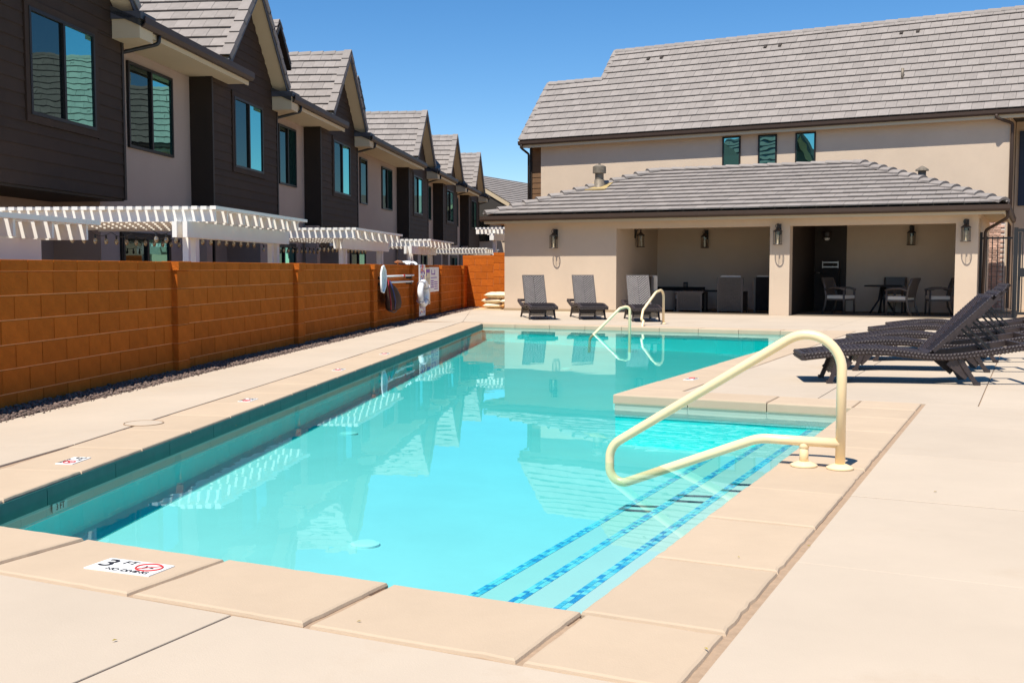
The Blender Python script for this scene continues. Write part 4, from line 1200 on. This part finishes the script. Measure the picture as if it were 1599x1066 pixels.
    d['legs']=[leg(.34,.25,-1),leg(.34,.25,1),leg(1.50,1.66,-1),leg(1.50,1.66,1)]
    pn=[]
    for (xa,xb,w) in ((.35,.29,.0),(1.48,1.58,.0)):
        m_=MB()
        for i in range(9):
            t=i/9; x=xa+(xb-xa)*t; z=.25-.165*t
            m_.box(x-.006,x+.006,-CW+.045,CW-.045,z-.016,z)
        m_.bar((xa-.08 if xa>1 else xa+.09,-CW+.03,.24),(xb,-CW+.03,.09),.012,.10,(1,0,0)); m_.bar((xa-.08 if xa>1 else xa+.09,CW-.03,.24),(xb,CW-.03,.09),.012,.10,(1,0,0))
        pn.append(m_)
    d['panels']=pn
    for kk in list(d):
        if isinstance(d[kk],list): d[kk]=[q.mesh(kk) for q in d[kk]]
        else: d[kk]=d[kk].mesh(kk)
    _ch[key]=d; return d
def chaise(x,y,rz,ang,label,key='a',group='woven chaise longues around the pool',wm=None,sm=None):
    wm=wm or WICKER; d=chaise_meshes(key,ang,wm)
    t=thing('chaise_longue',label,'lounge chair',(x,y,0),rz,group)
    f=link('frame',d['frame'],wm,t); link('braid',d['braid'],wm,f,None,'stuff')
    link('seat',d['seat'],wm,t,None,'stuff')
    MX=T(HX,0,.30)@RY(-ang)
    b=link('backrest',d['back_frame'],wm,t,MX); link('back_mesh',d['back_mesh'],DARKC,b); link('strands',d['strands'],sm or wm,b,None,'stuff'); link('braid',d['back_braid'],wm,b,None,'stuff')
    for q in d['legs']: link('leg',q,wm,t)
    for q in d['panels']: link('leg_panel',q,wm,t)
    # prop
    top=Vector((HX+.45*math.cos(ang),0,.30+.45*math.sin(ang)))
    foot=Vector((min(HX+.45*math.cos(ang)+.28,2.0),0,.33))
    pp=MB()
    for sg in (-1,1): pp.bar((top.x,sg*.17,top.z-.01),(foot.x,sg*.17,foot.z),.018,.022)
    pp.box(foot.x-.012,foot.x+.012,-CW+.05,CW-.05,foot.z-.02,foot.z+.004)
    link('prop_bar',pp,BLACKM,t)
    return t
dirn=R(15.6)
def place_right(fx,fy,ang_deg,rec,label):
    return chaise(fx,fy,R(ang_deg),R(rec),label)
place_right(-.83,8.02,18,44,'nearest dark woven lounger of the right-hand row, beside the handrail, back raised')
place_right(-.80,9.55,17,45,'second dark woven lounger from the handrail, back raised')
place_right(-.76,11.0,16,47,'third dark woven lounger from the handrail, back raised')
place_right(-.76,13.0,15,49,'fourth woven lounger of the right-hand row, with the farthest raised back')
place_right(-.70,14.5,14,3,'farthest woven lounger of the right-hand row, its back lying flat')
WSTR=mat('wicker_highlight_strand',(.20,.17,.155),.35,.2,40,.2,200,.08,.6,island=True)
def place_left(fx,fy,hd,label):
    # foot end at fx,fy ; heading = direction of head from foot, degrees left of +v
    a=R(90+hd); chaise(fx,fy,a,R(55),label,'b',sm=WSTR)
place_left(-8.50,18.75,33,'dark woven lounger with upright chevron back, leftmost by the bathhouse wall')
place_left(-7.50,19.25,31,'dark woven lounger with upright chevron back, middle of the three by the bathhouse')
place_left(-6.12,18.85,27,'dark woven lounger with upright chevron back, behind the two small handrails')
# ------------------------------------------------------------------ big handrail
def xz(pts,v): return [(a,v,b) for a,b in pts]
def flange(parent,x,y,z=0,r=.078):
    m_=MB(); m_.lathe([(r,0),(r,.008),(r*.75,.018),(.034,.028)],24,(x,y,z)); m_.smooth=False; link('flange',m_,RAIL,parent)
hr=thing('handrail','large cream handrail looping into the water at the near pool steps','handrail',(.35,3.07,0),0)
p1=fillet([(0,0,.0),(0,0,.93),(-1.41,0,.03),(-1.41,0,-.235),(-.47,0,.145),(0,0,.145)],[.20,.14,.12,.35],14)
m_=MB(); m_.tube(p1,.0285,16); link('loop',m_,RAIL,hr)
m_=MB(); m_.tube([(-.205,0,0),(-.205,0,.13)],.026,14); m_.ell((-.205,0,.118),(.031,.031,.031),12,8); link('support_stub',m_,RAIL,hr)
flange(hr,0,0); flange(hr,-.205,0)
r1=thing('handrail','small cream rail standing in the water near the far pool edge','handrail',(-5.50,15.95,0),0,)
m_=MB(); m_.tube(fillet([(0,0,-.75),(0,0,.45),(-.16,-.10,.40),(-.60,-.5,-.15),(-.62,-.52,-.60)],[.16,.10,.1],8),.026,10); link('loop',m_,RAIL,r1)
r2=thing('handrail','small cream grab rail on the far coping in front of the third left lounger','handrail',(-5.60,17.95,0),0)
m_=MB(); m_.tube(fillet([(.0,.35,0),(.0,.35,.72),(-.05,0,.66),(-.22,-.30,.30),(-.22,-.40,.12),(-.10,-.62,.10),(-.10,-.75,-.1),(-.1,-.95,-.5)],[.14,.1,.1,.06,.06,.1],8),.026,10); link('loop',m_,RAIL,r2)
flange(r2,0,.35,0,.06)

# ------------------------------------------------------------------ depth markers
def text(body,size,M,parent,m,name='lettering',al='CENTER'):
    cu=bpy.data.curves.new(name,'FONT'); cu.body=body; cu.size=size; cu.align_x=al; cu.align_y='CENTER'; cu.extrude=.0004; cu.offset=.006*size
    tmp=bpy.data.objects.new('tmp',cu); me=bpy.data.meshes.new_from_object(tmp); me.name=name; me.materials.clear()
    bpy.data.objects.remove(tmp); return link(name,me,m,parent,M)
def marker(x,y,rz,label,sc=1.,w=.31,h=.15,z=.0005):
    t=thing('depth_marker',label,'pool sign',(x,y,z),rz,'pool depth markers set in the coping'); t.scale=(sc,sc,1)
    link('plate',MB().prism([(-w/2,-h/2),(w/2,-h/2),(w/2,h/2),(-w/2,h/2)],-.004,.002,.0015),SIGNW,t)
    text('3',.125,T(-.105,.008,.0035)@Matrix.Diagonal((1.15,1,1,1)),t,INK)
    text('FT',.058,T(-.022,.034,.0035),t,INK)
    text('NO DIVING',.038,T(.035,-.055,.0035),t,INK)
    c=MB(); N=24
    c.tube([(.085+.045*math.cos(2*math.pi*i/N)*1.2,.012+.045*math.sin(2*math.pi*i/N),.003) for i in range(N)],.0038,4,True)
    c.bar((.085-.036,.012-.03,.0032),(.085+.036,.012+.03,.0032),.006,.002)
    link('symbol_ring',c,INKR,t)
    d=MB(); d.bar((.065,-.008,.003),(.085,.012,.003),.007,.001); d.bar((.085,.012,.003),(.108,.006,.003),.008,.001); d.ell((.066,.022,.003),(.006,.006,.001),8,4); d.bar((.062,.0,.003),(.07,.018,.003),.004,.001)
    link('symbol_figure',d,INK,t)
    return t
marker(-1.785,-.255,R(4),'large white 3 FT no diving plate on the near coping')
ll=math.atan2(ldir.y,ldir.x)
def lmark(s,label):
    p=lp(s,.25); marker(p[0],p[1],ll,label)
def ls_of(y): return (y)/ldir.y
p=(-3.87,1.32)
marker(-3.83,1.34,ll+math.pi,'white 3 FT no diving plate on the left coping nearest the camera',.72)
marker(-4.84,4.18,ll+math.pi,'small white depth plate, second along the left coping',.72)
marker(-5.77,6.9,ll+math.pi,'small white depth plate, third along the left coping',.72)
marker(-6.55,9.1,ll+math.pi,'small white depth plate, farthest along the left coping',.72)
marker(-1.87,7.62,R(90),'white depth plate on the coping of the raised right corner',.72)
t=thing('depth_marker','small 3 FT tile at the waterline of the left pool wall','pool sign',(*lp(.95,-.012),-.15),ll)
Mv=Matrix(((1,0,0,0),(0,0,-1,0),(0,1,0,0),(0,0,0,1)))
link('plate',MB().prism([(-.075,-.025),(.075,-.025),(.075,.025),(-.075,.025)],-.003,.003,.001,Mv),mat('pale_tile',(.55,.68,.68),.4),t)
text('3 FT',.05,Mv@T(0,0,.0045),t,INK)
for x_,y_,lab in ((-4.62,2.72,'round skimmer lid outline on the near left deck'),):
    t=thing('skimmer_lid',lab,'lid',(x_,y_,.0),0)
    m_=MB(); N=32
    m_.lathe([(.135,-.004),(.135,.0012),(.125,.0020)],32); link('cover',m_,DECK,t)
    m_=MB(); m_.tube([(.142*math.cos(2*math.pi*i/N),.142*math.sin(2*math.pi*i/N),.0) for i in range(N)],.004,5,True); link('seam',m_,COPEMARK,t)
# ------------------------------------------------------------------ things on the left wall (placed in wall coordinates)
def wthing(name,label,cat,s,z,off=.0,group=None):
    M=wallM(s,0,off); t=thing(name,label,cat,(M.translation.x,M.translation.y,z),R(90+WANG),group); return t   # local x along wall away, -y towards pool, z up
pl=wthing('reach_pole','two long white poles hung level on the orange wall','pole',12.5,0,.12)
m_=MB(); m_.tube([(0,0,.98),(3.1,0,.99)],.020,8); link('shaft',m_,PLASTW,pl)
m_=MB(); m_.tube([(.15,0,.86),(3.0,0,.855)],.020,8); link('shaft',m_,PLASTW,pl)
m_=MB(); m_.tube([(2.05,0,.987),(2.16,0,.988)],.026,8); link('grip',m_,INKR,pl)
m_=MB(); [m_.box(x_,x_+.04,-.02,.11,z_-.05,z_+.01) for x_,z_ in ((.3,.97),(2.8,.97),(.3,.85),(2.8,.85))]; link('bracket',m_,BLACKM,pl)
hk=wthing('rescue_hook','white rescue hook net hanging at the left end of the wall poles','rescue hook',12.25,0,.22)
m_=MB()
pts=[(.12,0,1.19),(.19,-.02,1.10),(.20,-.03,.95),(.14,-.03,.80),(.02,-.02,.68),(-.06,0,.70),(-.04,.01,.85),(.0,.02,1.05),(.06,.01,1.17)]
m_.tube(pts,.020,8,True); link('hoop',m_,PLASTW,hk)
nt_=MB(); n=len(pts)
cc=Vector((.07,.06,.93)); nt_.add([Vector(p) for p in pts]+[cc],[(i,(i+1)%n,n) for i in range(n)]); link('net',nt_,mat('pale_net',(.62,.64,.60),.9,.1,30),hk)
bg=wthing('bag','dark brown drawstring bag with red and blue straps hanging on the orange wall','bag',12.6,0,.20)
m_=MB()
rings=[(.90,.04,.02,.1),(.84,.16,.05,.2),(.74,.36,.08,.42),(.60,.52,.10,.55),(.45,.58,.11,.60),(.34,.50,.09,.58),(.30,.34,.05,.55)]
vs=[];n=12
for z,hw_,th_,cx_ in rings:
    for i in range(n):
        a=2*math.pi*i/n; vs.append((cx_+hw_*math.cos(a),-.02+th_*math.sin(a)+.01*math.sin(5*a+z*20),z))
fs=[(i*n+k,i*n+(k+1)%n,(i+1)*n+(k+1)%n,(i+1)*n+k) for i in range(len(rings)-1) for k in range(n)]+[tuple(range(n)),tuple((len(rings)-1)*n+k for k in range(n))[::-1]]
m_.add(vs,fs); m_.smooth=True; link('sack',m_,BAGM,bg)
m_=MB(); m_.tube([(.02,-.05,.92),(-.08,-.10,.7),(-.05,-.12,.45),(.02,-.10,.33)],.014,6); link('strap',m_,REDS,bg)
m_=MB(); m_.tube([(.05,-.08,.90),(.12,-.12,.72),(.25,-.14,.5),(.35,-.10,.34)],.014,6); link('strap',m_,BLUES,bg)
m_=MB(); m_.tube([(0,-.06,.32),(.3,-.10,.27),(.6,-.08,.29)],.012,6); link('cord',m_,BLACKM,bg)
rg=wthing('life_ring','white life ring hanging on the wall in front of the patterned banner','life ring',15.95,.58,.27)
m_=MB(); m_.tube([(.36*math.cos(a),-.0,.25*math.sin(a)) for a in [2*math.pi*i/28 for i in range(28)]],.068,12,True); link('ring',m_,PLASTW,rg)
m_=MB()
for a in (.6,2.2,3.8,5.4):
    m_.tube([(.36*math.cos(a)+.09*math.cos(q)*math.cos(a),-.09*math.sin(q),.25*math.sin(a)+.09*math.cos(q)*math.sin(a)) for q in [2*math.pi*i/12 for i in range(12)]],.012,5,True)
m_.tube([(.14*math.cos(q)+.02*math.sin(3*q),.04,.14*math.sin(q)) for q in [2*math.pi*i/20 for i in range(20)]],.016,6,True)
m_.tube([(.08*math.cos(q),.02,.10*math.sin(q)-.02) for q in [2*math.pi*i/16 for i in range(16)]],.016,6,True)
link('rope',m_,mat('grey_rope',(.45,.42,.45),.8,.2,30),rg)
bn=wthing('banner','tall narrow white banner with purple and orange print behind the life ring','banner',15.85,.06,.20)
m_=MB(); m_.box(0,.66,-.0,.012,0,1.17); link('sheet',m_,SIGNW,bn)
pm=[MB(),MB()]
for i in range(46):
    x_=random.uniform(.02,.52);z_=random.choice([random.uniform(.65,1.12)]*4+[random.uniform(.02,.22)])
    pm[i%2].box(x_,x_+random.uniform(.05,.13),-.004-(i%3)*.001,-.0005,z_,z_+random.uniform(.02,.06))
link('print',pm[0],INKP,bn); link('print',pm[1],INKO,bn)
s2=wthing('notice_board','narrow cream notice hanging between the banner and the purple-lettered sign','sign',16.62,.30,.19)
link('sheet',MB().box(0,.52,0,.01,0,.86),CREAMP,s2)
m_=MB(); [m_.box(.06,.46-random.uniform(0,.12),-.003,-.0005,.06+i*.045,.075+i*.045) for i in range(13)]; link('lettering',m_,mat('faded_ink',(.30,.22,.25),.6),s2)
m_=MB(); m_.box(.05,.47,-.003,-.0005,.74,.82); m_.box(.05,.12,-.003,-.0005,.66,.735); link('header_print',m_,INKP,s2)
s3=wthing('notice_board','white rules sign with purple printed heading, rightmost on the orange wall','sign',17.20,.58,.17)
link('sheet',MB().box(0,1.15,0,.01,0,.59),SIGNW,s3)
m_=MB(); m_.box(.2,.65,-.003,-.0005,.41,.44); m_.box(.2,.26,-.003,-.0005,.44,.53); m_.box(.59,.65,-.003,-.0005,.44,.53); m_.box(.15,.9,-.003,-.0005,.33,.35)
for i in range(4): m_.box(.12,.48,-.003,-.0005,.10+i*.05,.125+i*.05); m_.box(.55,.98,-.003,-.0005,.06+i*.055,.08+i*.055)
link('lettering',m_,INKP,s3)
cl=wthing('folded_towel','crumpled white sheet draped on top of the wall beside the banner','towel',14.7,WT+.02,.03)
m_=MB(); nx=16
vs=[]
for i in range(nx+1):
    for j,(yy,zz) in enumerate(((-.08,-.03),(-.03,.03),(.06,.04),(.14,.02))):
        vs.append((i*.095,yy+.02*math.sin(i*1.3+j),max(zz,.0)+.022*math.sin(i*1.9+j*1.1)+.015*math.cos(i*.7)))
fs=[(i*4+j,(i+1)*4+j,(i+1)*4+j+1,i*4+j+1) for i in range(nx) for j in range(3)]
m_.add(vs,fs); m_.smooth=True; link('cloth',m_,SIGNW,cl)
# ------------------------------------------------------------------ sacks by the end wall
def sack(x,y,z,l,w,h,rz,m,label):
    t=thing('cement_sack',label,'sack',(x,y,z),rz,'paper sacks stacked in the far corner')
    m_=MB(); vs=[];nx,ny=10,7
    for sgn in (1,-1):
        for i in range(nx+1):
            for j in range(ny+1):
                u=i/nx*2-1;v=j/ny*2-1
                k=(1-abs(u)**3.2)*(1-abs(v)**3.2)
                vs.append((u*l/2*(1-.04*v*v),v*w/2*(1-.05*u*u),h/2+sgn*h/2*(k**.45)+.008*math.sin(7*u+5*v+x*9)*k))
    fs=[];o=(nx+1)*(ny+1)
    for i in range(nx):
        for j in range(ny):
            a=i*(ny+1)+j; fs.append((a,a+ny+1,a+ny+2,a+1)); fs.append((o+a,o+a+1,o+a+ny+2,o+a+ny+1))
    m_.add(vs,fs); m_.smooth=True; link('bag',m_,m,t)
    m_=MB(); m_.box(-l/2-.02,-l/2+.03,-w/2*.8,w/2*.8,h*.42,h*.55); link('sewn_end',m_,SACK2,t)
sack(-12.70,24.7,0,.62,.42,.15,R(5),SACK,'bottom cream paper sack in the left stack by the orange end wall')
sack(-12.72,24.7,.13,.66,.42,.17,R(-4),SACK,'middle cream paper sack in the left stack by the end wall')
sack(-12.55,24.65,.29,.78,.42,.18,R(3),SACK,'topmost pale paper sack lying across the stack')
sack(-12.12,24.45,0,.5,.4,.17,R(30),SACK2,'brown kraft sack on the ground against the bathhouse corner')
sack(-12.10,24.42,.15,.52,.36,.12,R(20),SACK,'torn cream sack lying on the brown kraft sack')

# ------------------------------------------------------------------ furniture in the bathhouse
def weave_panel(mb,x0,x1,z0,z1,y,dy=.006,n=None):
    n=n or int((z1-z0)/.03)
    for i in range(n):
        z=z0+(z1-z0)*i/n; k=int((x1-x0)/.05)
        for j in range(k):
            xa=x0+(x1-x0)*j/k
            mb.box(xa,xa+(x1-x0)/k*.94,y-(dy if (i+j)%2 else dy*2),y,z,z+(z1-z0)/n*.9)
def wingchair(x,y,rz,label,cover=False):
    t=thing('wicker_armchair',label,'armchair',(x,y,0),rz,'high-backed wicker armchairs')
    # local: back toward -y, seat faces +y
    b=MB(); b.box(-.29,.29,-.04,.0,.04,.92); 
    link('back',b,DARKC if cover else WICKERG,t)
    w=MB(); weave_panel(w,-.26,.26,.06,.88,-.041); link('weave',w,DARKC if cover else WICKERG,t)
    f=MB()
    for sx in (-.31,.31):
        f.box(sx-.02,sx+.02,-.05,.01,0.0,.90); f.box(sx-.02,sx+.02,.55,.60,0,.55)
        f.box(sx-.02,sx+.02,.011,.549,.50,.55); f.box(sx-.012,sx+.012,.011,.549,.05,.499)
    link('frame',f,CHAIRM,t)
    c=MB(); c.prism([(-.28,.03),(.28,.03),(.28,.58),(-.28,.58)],.28,.42,.03); link('seat_cushion',c,CUSH,t)
    c=MB(); c.prism([(-.27,0.0),(.27,0.0),(.27,.12),(-.27,.12)],.42,.96,.04); link('back_cushion',c,CUSH,t)
    return t
wingchair(-5.77,24.42,R(2),'high-backed wicker armchair seen from behind in the left bay')
wingchair(-4.98,25.1,R(8),'dark covered armchair in shade beside the middle column',True)
wingchair(-7.95,24.55,R(-62),'wicker armchair with cream cushions behind the third left lounger')
so=thing('loveseat','low dark loveseat against the back wall of the left bay','sofa',(-7.75,26.2,0),R(180))
m_=MB(); m_.box(-.7,.7,-.35,.35,.05,.30); m_.box(-.7,-.6,-.35,.35,.301,.55); m_.box(.6,.7,-.35,.35,.301,.55); m_.box(-.7,.7,-.40,-.351,.05,.62); link('frame',m_,DARKC,so)
for sx in (-.58,.02): 
    m_=MB(); m_.prism([(sx,-.3),(sx+.56,-.3),(sx+.56,.36),(sx,.36)],.301,.42,.03); link('cushion',m_,CUSH,so)
ft=thing('fire_table','grey wicker-sided fire table in front of the left bay','table',(-6.88,24.62,0),R(8))
link('tabletop',MB().prism([(-.36,-.30),(.36,-.30),(.36,.62),(-.36,.62)],.50,.545,.008),CHAIRM,ft)
m_=MB(); [m_.box(a,a+.05,b,b+.05,0,.499) for a in (-.33,.28) for b in (-.28,.55)]; m_.box(-.28,.28,-.27,-.24,.05,.09); m_.box(-.28,.28,-.27,-.24,.44,.499); link('frame',m_,CHAIRM,ft)
m_=MB(); m_.box(-.28,.28,-.25,.55,.09,.44); link('core',m_,WICKERG,ft)
m_=MB(); weave_panel(m_,-.28,.28,.095,.435,-.25); link('side_panel',m_,WICKERG,ft)
tt=thing('side_table','dark square table behind the fire table','table',(-6.35,25.3,0),R(4))
link('tabletop',MB().prism([(-.42,-.3),(.42,-.3),(.42,.3),(-.42,.3)],.52,.56,.006),DARKC,tt)
for a in (-.36,.31):
    for b in (-.26,.21): link('leg',MB().box(a,a+.05,b,b+.05,0,.519),DARKC,tt)
def dining(x,y,rz,label,cush=True):
    t=thing('dining_chair',label,'chair',(x,y,0),rz,'cushioned dining chairs in the right bay')
    # faces +x ; back at -x
    for sy in (-.26,.26):
        m_=MB(); m_.tube([(.26,sy,0),(.25,sy,.35),(.25,sy,.62)],.026,6); link('leg',m_,CHAIRM,t)
        m_=MB(); m_.tube([(-.36,sy,0),(-.27,sy,.20),(-.24,sy,.42),(-.28,sy,.68),(-.36,sy,.90)],.027,6); link('leg',m_,CHAIRM,t)
        m_=MB(); m_.tube([(-.27,sy,.60),(-.1,sy,.66),(.12,sy,.655),(.29,sy,.61)],.030,6); link('armrest',m_,CHAIRM,t)
    m_=MB(); m_.box(-.25,.27,-.26,.26,.34,.385); link('seat_frame',m_,CHAIRM,t)
    m_=MB(); m_.prism([(-.23,-.24),(.27,-.24),(.27,.24),(-.23,.24)],.386,.47,.02); link('cushion',m_,CUSH,t)
    m_=MB(); n=10
    for i in range(n):
        a=i/n; z=.44+.46*a; x_=-.255-.105*a
        m_.box(x_-.01,x_+.01,-.25,.25,z,z+.042)
    m_.bar((-.26,0,.44),(-.365,0,.90),.5,.008,(1,0,0)); link('back_panel',m_,CHAIRM,t)
    m_=MB(); m_.bar((-.365,-.27,.90),(-.365,.27,.90),.03,.03); link('top_rail',m_,CHAIRM,t)
    return t
dining(-3.12,25.0,R(-20),'dining chair facing right beside the dark wall of the right bay')
dining(-1.62,24.55,R(165),'dining chair with bright cushion nearest the sun, facing the round table from the right')
dining(-.82,25.35,R(195),'dining chair in shade nearest the right end column')
dining(-2.0,26.35,R(-92),'dining chair against the back wall behind the table')
tb=thing('dining_table','dark round dining table among the cushioned chairs','table',(-2.15,25.5,0),0)
m_=MB(); m_.lathe([(.44,.68),(.46,.69),(.46,.71),(.45,.72)],28); link('tabletop',m_,DARKC,tb)
for a in range(4):
    m_=MB(); q=a*math.pi/2+.4; m_.tube([(.05*math.cos(q),.05*math.sin(q),.68),(.1*math.cos(q),.1*math.sin(q),.35),(.32*math.cos(q),.32*math.sin(q),0)],.025,6); link('leg',m_,DARKC,tb)

# small leaves and grit lying on the paving
lt=MB()
for x_,y_ in ((-.62,-.42),(.47,-.18),(.9,2.6),(-1.2,-.9),(.3,.9),(1.6,.4),(2.2,3.4),(-3.9,2.9),(-2.6,-.7),(.52,1.2),(-.4,6.8),(3.0,5.1)):
    a=random.uniform(0,6.28); r=random.uniform(.006,.012)
    lt.add([(x_+r*math.cos(a),y_+r*math.sin(a),.002),(x_+.4*r*math.cos(a+1.57),y_+.4*r*math.sin(a+1.57),.006),(x_-r*math.cos(a),y_-r*math.sin(a),.003),(x_-.4*r*math.cos(a+1.57),y_-.4*r*math.sin(a+1.57),.005)],[(0,1,2,3)])
link('leaf_litter',lt,mat('dry_leaf',(.35,.26,.05),.8),kind='stuff')
